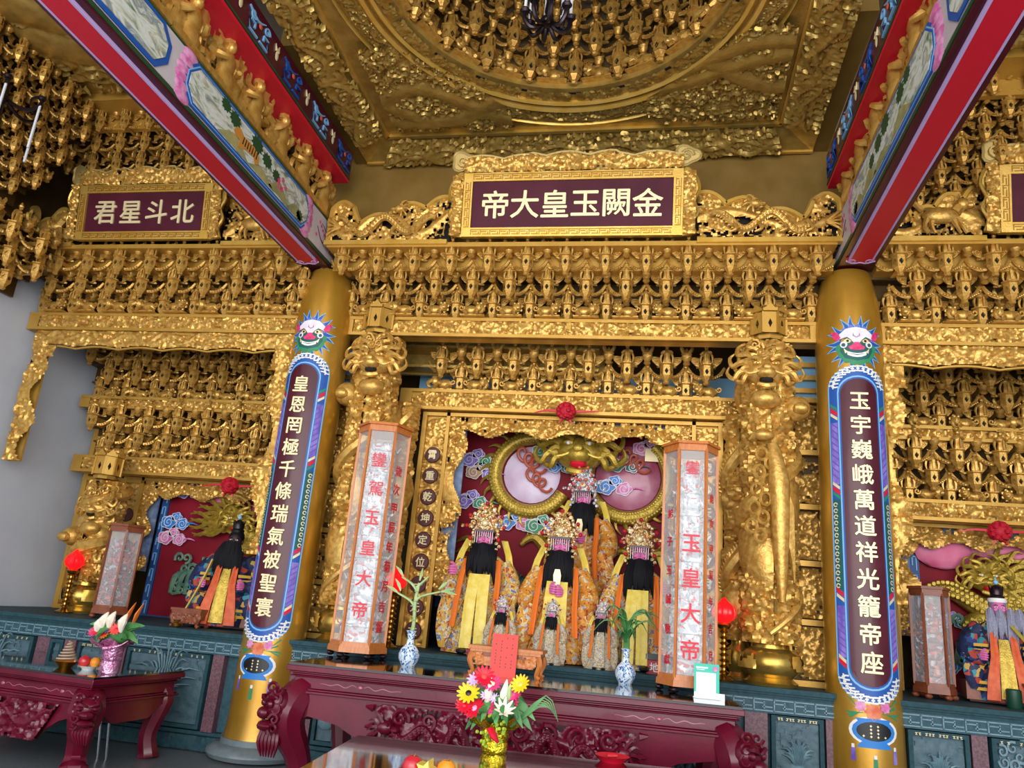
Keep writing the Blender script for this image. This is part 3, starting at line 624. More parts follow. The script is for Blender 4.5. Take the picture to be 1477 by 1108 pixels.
upper_beam(-2.74, 6.12, 'maroon tie beam with blue scrolls above the tiger landscape beam', -1)
upper_beam(2.76, 5.93, 'maroon tie beam with blue scrolls above the waterfall landscape beam', 1)

# ------------------------------------------------------------ bracket bands: lantern block, arms, scroll wings, figurine, capital, beasts
def m_bracket(v):
    b = MB(); b.mi = 0
    # lantern block with a pierced diamond on each visible side, tapering foot, cornice
    for k in range(3):
        a = (k - 1) * PI / 3; M = Matrix.Rotation(a, 4, 'Z'); b.T = M
        w_, y = .034, -.058; z0, z1 = -.15, -.035; zc = (z0 + z1) / 2 - .01
        o = [(-w_, y, z0), (w_, y, z0), (w_, y, z1), (-w_, y, z1)]; d = [(0, y, zc - .036), (.021, y, zc), (0, y, zc + .036), (-.021, y, zc)]
        b.add(o + d, [(0, 1, 5, 4), (1, 5, 6, 2) if 0 else (1, 2, 6, 5), (2, 3, 7, 6), (3, 0, 4, 7)])
        b.mi = 1; b.add([(p[0], y + .02, p[2]) for p in d], [(0, 1, 2, 3)]); b.mi = 0
    b.T = None
    b.lathe([(.068, -.035), (.082, -.025), (.082, -.012), (.06, -.005)], 6, (0, 0, 0)); b.lathe([(.02, -.235), (.034, -.22), (.028, -.20), (.045, -.175), (.06, -.15)], 6, (0, 0, 0))
    b.lathe([(.064, -.15), (.05, -.15), (.05, -.03)], 6, (0, .01, 0), cap=False)
    # arms running back on the diagonal and a straight arm to the board
    b.box((0, .16, -.07), (.055, .24, .05)); b.box((0, .14, -.13), (.045, .2, .035))
    for s in (-1, 1):
        b.tube([(s * .045, .05, -.14), (s * .10, .09, -.125), (s * .155, .12, -.07), (s * .195, .13, .0)], [.012, .013, .012, .010], 5, flat=1.7)
        for i in range(5): b.ball((s * (.075 + .022 * i), .055 + .010 * i, -.145 + .014 * i), .010, 5, 4)
        # flared scroll wing
        b.prism([(s * .075, -.02), (s * .065, .07), (s * .165, .08), (s * .15, .04), (s * .11, .0)][::s], .075, .09); b.spiral((s * .112, .066, .042), .030, 1.5, s, 0, .009, 4, seg=9)
        b.tube([(s * .065, .07, .075), (s * .115, .066, .082), (s * .165, .07, .082)], .008, 4)
    # curved shell board behind
    b.lathe([(.0, -.02), (.10, -.02), (.105, 0)], 8, (0, .12, 0), 1.0, .35, PI, 2 * PI, False)
    return b
def m_figure(v):
    b = MB(); rr = random.Random(v)
    b.lathe([(.036, -.01), (.040, .02), (.030, .06), (.034, .10), (.030, .13), (.012, .145)], 7, (0, -.015, 0), 1., .75)
    b.ball((0, -.02, .163), (.019, .019, .022), 7, 5)
    if v == 0: b.lathe([(.02, .175), (.024, .185), (.016, .20), (.006, .225)], 6, (0, -.018, 0))
    elif v == 1:
        b.box((0, -.018, .188), (.05, .02, .012)); b.box((0, -.018, .198), (.024, .02, .02))
        for s in (-1, 1): b.tube([(s * .02, -.015, .185), (s * .04, -.01, .205)], [.008, .003], 4)
    else:
        for s in (-1, 1): b.tube([(s * .012, -.018, .18), (s * .024, -.012, .215), (s * .012, -.01, .235)], [.010, .008, .003], 4)
    for s in (-1, 1):
        h = .085 + .03 * rr.random(); b.tube([(s * .030, -.01, .125), (s * .046, -.03, .10), (s * .018, -.05, h)], [.013, .015, .011], 5)
        b.tube([(s * .034, 0, .12), (s * .056, .0, .06), (s * .05, -.005, .0)], [.012, .012, .006], 4)
    b.tube([(0, -.046, .09), (0, -.046, .0)], [.012, .014], 4)
    return b
def m_capital():
    b = MB(); b.lathe([(.018, -.075), (.03, -.065), (.022, -.045), (.038, -.02), (.045, 0), (.036, .008), (.046, .02), (.03, .028)], 8)
    for s in (-1, 1): b.tube([(s * .015, 0, .02), (s * .032, 0, .05), (s * .043, -.004, .075), (s * .034, -.006, .088)], [.016, .018, .014, .008], 5)
    b.tube([(0, .0, .02), (0, .005, .07)], [.02, .008], 5); b.box((0, .1, -.03), (.04, .2, .04))
    return b
def m_beast(v):
    b = MB()
    b.ball((.03, 0, .075), (.10, .055, .06), 8, 6); b.ball((-.075, -.035, .10), (.052, .05, .055), 8, 6)
    for i in range(7): a = i * .9; b.ball((-.07 + .05 * math.cos(a), -.01, .105 + .05 * math.sin(a)), .022, 5, 4)
    if v: b.tube([(-.1, -.07, .10), (-.13, -.10, .06), (-.12, -.11, .02), (-.09, -.11, .01)], [.026, .022, .016, .01], 6)
    else: b.ball((-.095, -.08, .085), (.026, .024, .022), 6, 5)
    for s in (-1, 1): b.tube([(-.04, s * .035 - .03, .05), (-.06, s * .04 - .06, .012)], [.024, .018], 5); b.tube([(.09, s * .03 - .02, .05), (.06, s * .04 - .05, .012)], [.032, .018], 5); b.ball((-.07 + .02 * s, -.06, .14), .014, 5, 4)
    b.spiral((.13, -.02, .10), .036, 1.2, 1, PI, .014, 5, seg=9); b.box((0, .0, .006), (.27, .13, .014))
    return b
def mesh_of(b, name, m): o = b.build(name, m); me = o.data; bpy.data.objects.remove(o); return me
ME_B = [mesh_of(m_bracket(0), 'bracket', [G, DK])]
ME_F = [mesh_of(m_figure(v), 'figurine', G) for v in range(3)]
ME_C = mesh_of(m_capital(), 'capital', G)
ME_L = [mesh_of(m_beast(v), 'carved_beast', G) for v in range(2)]
PIT = .412
def band(name, label, M, n, rows, beasts=None, fr=None, pit=PIT, group=None, board=True, sag=0.):
    """rows: (depth, height, stagger); brackets stand at (k + stagger) * pit, k = 0..n-1, in the band's own x axis"""
    t = thing(name, label, 'bracket band', (0, 0, 0), 0, group); t.matrix_world = M
    rr = random.Random(len(label) + n)
    for j, (y, z, st) in enumerate(rows):
        for k in range(n):
            x = (k + st) * pit
            if fr and not fr(x, j): continue
            o = link('bracket', ME_B[0], t, (x, y, z)); s = pit / .412; o.scale = (s, s, s)
            f = link('figurine', ME_F[rr.randrange(3)], o, (0, -.012, -.01)); f.scale = (1.12, 1.12, 1.06); f.rotation_euler = (0, 0, rr.uniform(-.3, .3))
            if not fr or fr(x + pit / 2, j): c = link('capital', ME_C, t, (x + pit / 2, y + .03, z + .085)); c.scale = (s * 1.3, s * 1.3, s * 1.3)
    if beasts:
        y, z, st = beasts
        for k in range(n):
            x = (k + st) * pit
            if fr and not fr(x, len(rows)): continue
            o = link('carved_beast', ME_L[rr.randrange(2)], t, (x, y, z)); s = pit / .412; o.scale = (s * (1 if rr.random() < .6 else -1), s, s)
    if board:
        b = MB(); xs0, xs1 = -.6 * pit, (n + .1) * pit
        for j, (y, z, st) in enumerate(rows):
            yb = y + .3
            b.box(((xs0 + xs1) / 2, yb + .02, z - .02), (xs1 - xs0, .04, .235))
            b.box(((xs0 + xs1) / 2, yb - .09, z + .09), (xs1 - xs0, .2, .02))
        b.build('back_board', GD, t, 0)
    return t
def I(x, y, z, a=0.): return Matrix.Translation((x, y, z)) @ Matrix.Rotation(a, 4, 'Z')
R3 = [(-.40, 5.165, 0.), (-.20, 4.97, .5), (-.0, 4.78, 0.)]
band('bracket_band', 'three tier gold bracket band with figurines below the central maroon name board', I(-6 * PIT, 0, 0), 13, R3, (-.03, 4.60, .5), lambda x, j: -.1 < x < 12.1 * PIT)
band('bracket_band', 'three tier gold bracket band with figurines below the left maroon name board', I(-8.0 * PIT - 3.2, 0, 0), 9, R3, (-.03, 4.60, .5))
band('bracket_band', 'three tier gold bracket band with figurines right of the right column', I(3.22, 0, 0), 9, R3, (-.03, 4.60, .5))
band('bracket_band', 'short gold bracket band turning forward along the white left wall', I(-6.34, -.42, 0, PI / 2) @ I(-5 * PIT, 0, 0), 5, [(-.40, 5.165, 0.), (-.22, 4.97, .5), (-.05, 4.78, 0.)], None)
P2 = .425
band('bracket_band', 'two tier gold bracket band with gaps of blue between two central beams', I(-3.5 * P2, 0, 0), 8, [(.5, 4.30, 0.), (.64, 4.12, .5)], (.6, 3.93, 0.), lambda x, j: -.25 < x < 7.3 * P2, P2, board=False)
b = MB(); b.box((0, .86, 4.40), (3.7, .05, .42)); b.box((0, .75, 4.23), (3.6, .3, .03)); b.box((0, .70, 4.46), (3.6, .3, .03)); b.build('band_board', GC, bpy.data.objects['bracket_band.004'] if 'bracket_band.004' in bpy.data.objects else None, 0)
b = MB(); b.box((0, 1.2, 4.1), (3.9, .05, .5)); b.build('wall_blue', SKYB, None, 0, None, 'structure')
for q, sd in ((-1, 'left'), (1, 'right')):
    x0 = -6.35 if q < 0 else 3.15
    band('bracket_band', 'upper three tier gold bracket band hanging behind the wavy valance of the %s bay' % sd, I(x0, 0, 0), 8, [(.78, 4.42, 0.), (.93, 4.2, .5), (1.08, 3.98, 0.)], (1.05, 3.80, .5))
    band('bracket_band', 'lower three tier gold bracket band above the crimson relief of the %s bay' % sd, I(x0 + .1, 0, 0), 8, [(.95, 3.58, 0.), (1.1, 3.38, .5), (1.25, 3.2, 0.)], (1.22, 3.05, .5))
    up = [(-1.08 + .115 * i, 6.57 - .15 * i, .5 * (i % 2)) for i in range(7)]
    if q < 0:
        band('bracket_band', 'six tier gold bracket band under the left coffer behind the left name board', I(-6.0, 0, 0), 9, [(-1.08 + .19 * i, 6.57 - .15 * i, .5 * (i % 2)) for i in range(6)], pit=.32)
        band('bracket_band', 'seven tier gold bracket band along the left wall beside the hanging lamps', I(-6.46, -.95, 0, PI / 2) @ I(-8 * .32, 0, 0), 8, up, pit=.32)
    else:
        band('bracket_band', 'six tier gold bracket band under the right coffer beside the waterfall beam', I(3.25, 0, 0), 9, [(-1.05 + .12 * i, 6.62 - .165 * i, .5 * (i % 2)) for i in range(6)], pit=.33)
# dome: rings of brackets stepping inward as they rise
t = thing('dome_bracket_work', 'round gold dome of carved brackets and figurines above the middle of the hall', 'dome', (DC[0], DC[1], ZC))
NR = 20; rr = random.Random(3)
for j in range(6):
    r = 1.46 - .12 * j; z = .30 + .21 * j
    for k in range(NR):
        a = 2 * PI * (k + .5 * (j % 2)) / NR
        if math.sin(a) < -.35: continue
        s = r / 1.46 * 1.12; M = Matrix.Rotation(a - PI / 2, 4, 'Z') @ Matrix.Translation((0, r, z)) @ Matrix.Scale(s, 4)
        o = link('bracket', ME_B[0], t); o.matrix_local = M; link('figurine', ME_F[rr.randrange(3)], o)
        c = link('capital', ME_C, t); c.matrix_local = Matrix.Rotation(a + PI / NR - PI / 2, 4, 'Z') @ Matrix.Translation((0, r + .05, z + .03)) @ Matrix.Scale(s, 4)
        if j == 0 and k % 1 == 0: c = link('carved_beast', ME_L[k % 2], t); c.matrix_local = Matrix.Rotation(a + PI / NR - PI / 2, 4, 'Z') @ Matrix.Translation((0, r + .04, .08)) @ Matrix.Scale(s, 4)
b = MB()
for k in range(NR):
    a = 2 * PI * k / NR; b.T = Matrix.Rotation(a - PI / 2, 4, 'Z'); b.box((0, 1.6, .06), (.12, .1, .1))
b.T = None; b.build('gap_shade', DK, t, 0)  # solid dark boxes stand in for shade between the carved beasts

# ------------------------------------------------------------ carved gold beams
def carved_beam(name, label, x0, x1, y, z0, z1, seed, yd=.16, stile=.0):
    t = thing(name, label, 'beam', ((x0 + x1) / 2, y, z0)); L = x1 - x0; H = z1 - z0
    b = MB(); b.box((0, yd / 2 + .015, H / 2), (L, yd, H)); b.build('timber', GB, t, .5)
    b = MB(); b.box((0, .0, H - .018), (L, .06, .036)); b.box((0, .0, .018), (L, .06, .036))
    for x in (-L / 2 + .07 + stile / 2, L / 2 - .07 - stile / 2): b.box((x, .0, H / 2), (.14 + stile, .05, H - .07))
    b.box((0, .003, H / 2), (.05, .05, H - .07)); b.build('fillet', GB, t, .5)
    b = MB(); relief(b, L - .3 - 2 * stile, H - .072, .05, seed, .075, .014, 1.1, 2, .1, None, None, (-L / 2 + .15 + stile, .012, .036)); b.build('carving', G, t)
    return t
carved_beam('carved_beam', 'long gold carved beam between the two painted columns below the figurine band', -2.55, 2.6, .0, 4.375, 4.595, 101)
carved_beam('carved_beam', 'gold carved lintel with a crimson rosette over the central niche', -1.95, 1.95, .55, 3.69, 3.93, 102)
carved_beam('carved_beam', 'gold carved beam left of the left column under the figurine band', -6.64, -2.95, .0, 4.375, 4.595, 103)
carved_beam('carved_beam', 'gold carved beam right of the right column under the figurine band', 3.02, 6.64, .0, 4.375, 4.595, 104)
for q, sd in ((-1, 'left'), (1, 'right')):
    a, c = (-6.5, -3.0) if q < 0 else (3.0, 6.5)
    carved_beam('carved_beam', 'middle gold carved rail between the two bracket bands of the %s bay' % sd, a, c, .98, 3.66, 3.82, 110 + q)
    carved_beam('carved_beam', 'gold carved lintel with a crimson rosette over the %s niche' % sd, a, c, 1.1, 2.83, 3.05, 112 + q)
    # valance with wavy lower edge and drop legs
    t = thing('carved_valance', 'gold carved valance with wavy edge and long drops in the %s bay' % sd, 'valance', ((a + c) / 2, .02, 4.37)); L = c - a
    b = MB(); relief(b, L, .26, .05, 120 + q, .09, .015, 1.1, 2, None, lambda X, Z: Z > .16 + .12 * np.abs(np.sin(X * PI * 6)) * (np.abs(X - .5) < .46), None, (-L / 2, 0, -.26)); b.build('frieze_carving', G, t)
    pts = [(-L / 2 + L * i / 90, -.005, -.26 + .26 * (.16 + .12 * abs(math.sin(PI * 6 * i / 90))) - .008) for i in range(4, 87)]
    b = MB(); b.tube(pts, .013, 5); b.box((0, .02, -.012), (L, .06, .025)); b.box((0, .045, -.09), (L, .05, .15)); b.build('wavy_edge', GB, t, .6)
    for s in (-1, 1):
        inner_col = (s > 0) == (q < 0); ln = 2.2 if inner_col else 1.35; w_ = .34
        b = MB(); x0 = L / 2 - w_ if s > 0 else -L / 2
        mk = (lambda X, Z: X > .3 + .22 * np.sin(Z * 14) * (Z < .9) - .3 * (Z > .88)) if s > 0 else (lambda X, Z: X < .7 - .22 * np.sin(Z * 14) * (Z < .9) + .3 * (Z > .88))
        relief(b, w_, ln + .08, .06, 130 + s + q, .1, .016, 1.1, 1, None, mk, None, (x0, 0, -.26 - ln)); b.build('carved_drop', G, t)
        b = MB(); b.box((s * (L / 2 - .03), .03, -.26 - ln / 2), (.06, .06, ln)); b.box((s * (L / 2 - .1), .05, -.26 - ln / 2), (.16, .03, ln)); b.build('drop_stile', GF, t, .5)

# ------------------------------------------------------------ cresting with dragons, and the name boards
def dragon_tube(b, pts, r, spikes=True, n=8):
    N = len(pts); rs = [r * (.35 + .65 * min(1, 4 * i / N, 3.2 * (N - 1 - i) / N + .5)) for i in range(N)]; b.tube(pts, rs, n)
    if spikes:
        for i in range(2, N - 2):
            p, t = Vector(pts[i]), (Vector(pts[i + 1]) - Vector(pts[i - 1])).normalized(); u = Vector((0, -1, 0)).cross(t); b.tube([p + u * rs[i] * .8, p + u * rs[i] * 1.5 + t * rs[i] * .4], [rs[i] * .35, rs[i] * .05], 4)
def dragon_head(b, c, r, d=1):
    x, y, z = c; b.ball((x, y, z), (r * 1.1, r * .8, r * .85), 8, 6); b.ball((x + d * r * 1.2, y - r * .1, z - r * .15), (r * .7, r * .55, r * .4), 7, 5); b.ball((x + d * r * 1.0, y, z - r * .75), (r * .55, r * .4, r * .22), 6, 4)
    for s in (-1, 1): b.tube([(x - d * r * .2, y + s * r * .3, z + r * .6), (x - d * r * .9, y + s * r * .3, z + r * 1.5), (x - d * r * 1.5, y + s * r * .3, z + r * 1.6)], [r * .25, r * .2, r * .06], 4); b.ball((x + d * r * .45, y - r * .55, z + r * .35), r * .2, 5, 4)
    for k in range(5): a = PI * (.6 + .2 * k); b.tube([(x - d * r * .5, y, z), (x + d * r * 1.6 * math.cos(a), y - .2 * r, z + r * 1.5 * math.sin(a)), (x + d * r * 2.4 * math.cos(a + .2), y, z + r * 1.9 * math.sin(a + .3))], [r * .3, r * .2, r * .04], 4)
def crest_outline(L, hs):
    """hs: list of (x, height) control arcs turned into a row of scallops, x along 0..L"""
    o = [(0, 0)]
    for (x0, h0), (x1, h1), bulge in hs:
        for i in range(9):
            t = i / 8; o.append((x0 + (x1 - x0) * t, h0 + (h1 - h0) * t + bulge * math.sin(PI * t)))
    o.append((L, 0)); return o
def cresting(name, label, x, y, z, L, flip, seed, beast=False):
    """pierced wing of the name board: scalloped rim, backing, dragon and cloud scrolls; high end towards the name board"""
    t = thing(name, label, 'cresting', (x, y, z)); S = -1 if flip else 1
    arcs = [((0, .40), (.20, .46), .10), ((.20, .46), (.27, .26), -.02), ((.27, .26), (.50, .36), .05), ((.50, .36), (.80, .44), .10), ((.80, .44), (1.0, .56), .06)]
    arcs = [((a[0] * L, a[1]), (c[0] * L, c[1]), k) for a, c, k in arcs]; out = crest_outline(L, arcs); top = out[1:-1]
    b = MB(); b.tube([(S * 0.03, 0, .02)] + [(S * max(.03, p[0]), 0, p[1]) for p in top], .034, 6); b.box((S * L / 2, 0, .022), (L, .08, .05)); b.build('scalloped_rim', GF, t, .9)
    def mk(X, Z): 
        xs = np.array([p[0] / L for p in top]); zs = np.array([p[1] for p in top]); o_ = np.argsort(xs); return Z * .6 < np.interp(X, xs[o_], zs[o_])
    b = MB(); relief(b, L, .6, .06, seed, .085, .015, 1.0, 1, .42, mk, (lambda u, v, h: (S * u, .03 - h, v)), edge=False); b.build('cloud_scrolls', G, t)
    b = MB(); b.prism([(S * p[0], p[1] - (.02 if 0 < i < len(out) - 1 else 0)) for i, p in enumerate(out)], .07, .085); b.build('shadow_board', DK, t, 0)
    b = MB()
    if not beast:
        pts = []; N = 40
        for i in range(N):
            u = i / (N - 1); xx = L * (.10 + .80 * u); zz = .20 + .03 * u + .10 * math.sin(u * 13.5 + 1.2) * (1 - .25 * u); pts.append((S * xx, -.05 - .025 * math.cos(u * 13.5), zz))
        dragon_tube(b, pts, .042); dragon_head(b, (S * L * .60, -.07, .40), .055, -S); [b.ball((p[0], p[1] - .035, p[2] + .016 * (k - 1)), (.016, .01, .014), 5, 4) for p in pts[4:-4] for k in range(3)]
        for k in range(4): b.tube([(S * (L * (.25 + .17 * k)), -.05, .22), (S * (L * (.22 + .17 * k)), -.09, .12), (S * (L * (.27 + .17 * k)), -.09, .08)], [.026, .02, .008], 5)
        for k in range(5): b.tube([(S * L * .12, -.04, .2), (S * L * .05, -.06, .13 + .04 * k), (S * (L * .02), -.05, .08 + .06 * k)], [.02, .012, .004], 4)
        b.build('dragon', G, t)
    else:
        X = S * L * .55; b.ball((X, -.05, .25), (.17, .06, .085), 10, 7); b.ball((X + .19, -.07, .36), (.065, .05, .06), 8, 6); b.tube([(X + .12, -.05, .28), (X + .18, -.06, .35)], [.06, .05], 6); b.ball((X + .25, -.08, .34), (.04, .03, .028), 6, 5)
        for dx in (-.12, -.07, .1, .14): b.tube([(X + dx, -.05, .22), (X + dx * 1.25, -.06, .14), (X + dx * 1.3 + .03, -.06, .06)], [.035, .02, .015], 6)
        b.tube([(X - .16, -.05, .3), (X - .24, -.06, .38), (X - .28, -.05, .33)], [.025, .03, .01], 6); b.tube([(X + .19, -.06, .41), (X + .17, -.05, .48)], [.012, .004], 4)
        b.build('running_beast', G, t)
    return t
CZ = 5.30; CYY = -.47
def name_board(label, x, W, text, Hh=.66):
    t = thing('name_board', label, 'name board', (x, CYY - .07, CZ)); tilt = -.16
    T = Matrix.Rotation(-tilt, 4, 'X')
    def bb(): b = MB(); b.T = T; return b
    b = bb(); frame_bars(b, -W / 2, 0, W / 2, Hh, .095, -.03, .05); b.build('gilt_frame', GF, t, .5)
    b = bb(); b.box((0, .02, Hh / 2), (W - .19, .05, Hh - .18)); b.build('maroon_panel', MARN, t, 0)
    b = bb(); d = .006
    def fret(x0, x1, z, vert=False):
        n = int(abs(x1 - x0) / .1); w_ = (x1 - x0) / n
        for i in range(n):
            c = x0 + (i + .5) * w_
            for du, dv, lu, lv in ((0, .026, .95, 0), (-.1, .006, .55, 0), (.1, -.022, .7, 0), (-.46, 0, 0, .056), (.34, -.008, 0, .03)):
                u, v_, su, sv = c + du * w_, z + dv, max(.008, lu * w_), max(.008, lv)
                if vert: b.box((v_, -.033, u), (sv, d, su))
                else: b.box((u, -.033, v_), (su, d, sv))
    fret(-W / 2 + .1, W / 2 - .1, .047); fret(-W / 2 + .1, W / 2 - .1, Hh - .047); fret(.1, Hh - .1, -W / 2 + .047, True); fret(.1, Hh - .1, W / 2 - .047, True)
    b.build('meander', mat('darker gilt', '#a8772c', .4, .5) if 'darker gilt' not in MATS else MATS['darker gilt'], t, 0)  # meander bars in a darker gilt than the frame
    n = len(text) or 4
    for i, ch in enumerate(text):
        xx = -W / 2 + .19 + (W - .38) * (i + .5) / n; p = T @ Vector((xx, -.01, Hh / 2)); g = glyph(ch, CRM, min(.32, Hh * .46), t, p, bold=.014, depth=.02); g.rotation_euler = (PI / 2 - tilt, 0, 0)
    # pierced dragon rail above and side ears
    def scal(L, H0, seed):
        k = bb(); relief(k, L, .21, .05, seed, .075, .014, 1.1, 2, .12, lambda X, Z: Z < .66 + .2 * np.abs(np.sin(X * PI * 5 + .3)) + .1 * (np.abs(X - .5) < .2), None, (-L / 2, -.02, Hh)); return k
    scal(W, .26, 150 + n).build('dragon_rail', G, t)
    b = bb(); b.tube([(-W / 2 + W * i / 60, -.02, Hh + .21 * (.66 + .2 * abs(math.sin(i / 60 * PI * 5 + .3)) + (.1 if abs(i / 60 - .5) < .2 else 0)) + .01) for i in range(61)], .017, 5); b.box((0, .02, Hh + .075), (W, .03, .14)); b.build('rail_edge', mat('pale gilt edge', '#cfb26c', .4, .4) if 'pale gilt edge' not in MATS else MATS['pale gilt edge'], t)
    for s in (-1, 1):
        o = [(W / 2, -.0), (W / 2 + .13, .02), (W / 2 + .10, .14), (W / 2 + .15, .25), (W / 2 + .11, .36), (W / 2 + .16, .48), (W / 2 + .13, .6), (W / 2 + .05, .70), (W / 2, .68)]
        b = bb(); b.prism([(s * p[0], p[1]) for p in o], -.01, .03); b.tube([(s * p[0], -.01, p[1]) for p in o[1:]], .016, 5)
        b.build('ear_board', GF, t, .6)
        b = bb(); relief(b, .12, .66, .05, 160 + s + n, .06, .013, 1.2, 0, .15, None, (lambda u, v, h, s=s: (s * (W / 2 + .005 + u), -.012 - h, v + .01))); b.build('ear_carving', G, t)
        b = bb(); cx_, cz_ = s * (W / 2 + .03), Hh + .14
        hb = [(cx_ + .12 * math.cos(a) * (1 + .18 * math.cos(3 * a)), cz_ + .10 * math.sin(a) * (1 + .18 * math.cos(3 * a))) for a in [i * 2 * PI / 20 for i in range(20)]]
        b.prism(hb, -.01, .03); b.tube([(p[0], -.012, p[1]) for p in hb + hb[:1]], .014, 5); b.spiral((cx_, -.02, cz_), .07, 1.4, s, 0, .018, 5); b.build('cloud_finial', MATS['pale gilt edge'], t, .6)
    return t
name_board('large maroon name board with six cream characters over the central altar', 0.03, 2.28, '帝大皇玉闕金', .70)
name_board('maroon name board with four cream characters left of the left column', -4.92, 1.72, '君星斗北')
name_board('maroon name board right of the right column, mostly cut off by the picture edge', 4.92, 1.72, '')
cresting('dragon_cresting', 'pierced gold dragon cresting left of the six character name board', -2.68, CYY, CZ - .05, 1.40, False, 201)
cresting('dragon_cresting', 'pierced gold dragon cresting right of the six character name board', 2.72, CYY, CZ - .05, 1.40, True, 202)
cresting('beast_cresting', 'pierced gold cresting between the left name board and the tiger beam', -3.08, CYY, CZ - .05, .85, True, 203, True)
cresting('beast_cresting', 'pierced gold cresting between the white left wall and the left name board', -6.62, CYY, CZ - .05, .75, False, 204, True)
cresting('beast_cresting', 'pierced gold cresting with running beast right of the waterfall beam', 3.1, CYY, CZ - .05, .86, False, 205, True)
b = MB(); b.box((0, -.30, 5.25), (5.3, .36, .05)); b.box((-4.85, -.30, 5.25), (3.6, .36, .05)); b.box((4.85, -.30, 5.25), (3.6, .36, .05)); b.box((0, -.15, 5.14), (5.3, .2, .18)); b.box((-4.85, -.15, 5.14), (3.6, .2, .18)); b.box((4.85, -.15, 5.14), (3.6, .2, .18))
b.build('trim_1', GB, None, .5, None, 'structure')

# ------------------------------------------------------------ niche screens: medallion boards, carved jagged border, crimson relief board
def cloud_pair(b, x, y, z, r, ms, S=1):
    """painted scroll cloud: two or three lobes with a tail; ms are two material slots"""
    for (dx, dz, k, m, d) in ((-.8, .0, 1., 0, 1), (.75, -.1, .85, 1, -1), (0, .55, .7, 0, -1)):
        cx, cz, rr_ = x + dx * r, z + dz * r, r * k * .8
        b.mi = ms[m]; o = [(cx + rr_ * (1 + .12 * math.cos(5 * a)) * math.cos(a), cz + rr_ * .8 * (1 + .12 * math.cos(5 * a)) * math.sin(a)) for a in [i * 2 * PI / 20 for i in range(20)]]
        b.prism(o, y, y - .035); b.mi = 6; b.spiral((cx, y - .036, cz), rr_ * .74, 1.7, d, 1.0, rr_ * .075, 4, seg=16)
        b.tube([(p[0], y - .032, p[1]) for p in o + o[:1]], rr_ * .06, 4, False)
    b.mi = ms[1]; b.tube([(x + .9 * r, y - .01, z - .2 * r), (x + 1.7 * r, y - .015, z + .05 * r), (x + 2.4 * r, y - .01, z - .1 * r)], [r * .28, r * .2, r * .03], 5, flat=.6); b.mi = 0
CLD = [MATS['lavender paint'], MATS['green paint'], MATS['azure paint'], PNK, mat('sand paint', '#b98f6c', .5), TEAL, mat('pale cloud line', '#e6dfe6', .5)]
def loop_knot(b, x, y, z, r, S=1):
    pts = []
    for i in range(60):
        u = i / 59; a = 2 * PI * 3 * u; pts.append((x + S * (2.6 * r * u + r * .62 * math.cos(a)), y - .02 * math.sin(a * 1.0), z - 1.9 * r * u + r * .62 * math.sin(a)))
    b.tube(pts, r * .2, 6)
def ring_body(b, x, y, z, R, r, a0, a1, n=64):
    pts = [(x + R * math.cos(a0 + (a1 - a0) * i / n), y, z + R * math.sin(a0 + (a1 - a0) * i / n)) for i in range(n + 1)]; b.tube(pts, r, 10)
    for i in range(0, n, 1):
        a = a0 + (a1 - a0) * i / n
        for k in range(3): q = (k - 1) * .5; b.ball((x + (R + r * q) * math.cos(a), y - r * (.86 - .3 * q * q), z + (R + r * q) * math.sin(a)), (r * .24, r * .14, r * .24), 5, 4)
        if i % 3 == 1: b.tube([(x + (R + r * .8) * math.cos(a), y, z + (R + r * .8) * math.sin(a)), (x + (R + r * 1.6) * math.cos(a + .05), y - .02, z + (R + r * 1.6) * math.sin(a + .05)), (x + (R + r * 2.3) * math.cos(a + .16), y, z + (R + r * 2.3) * math.sin(a + .16))], [r * .34, r * .2, r * .03], 5)
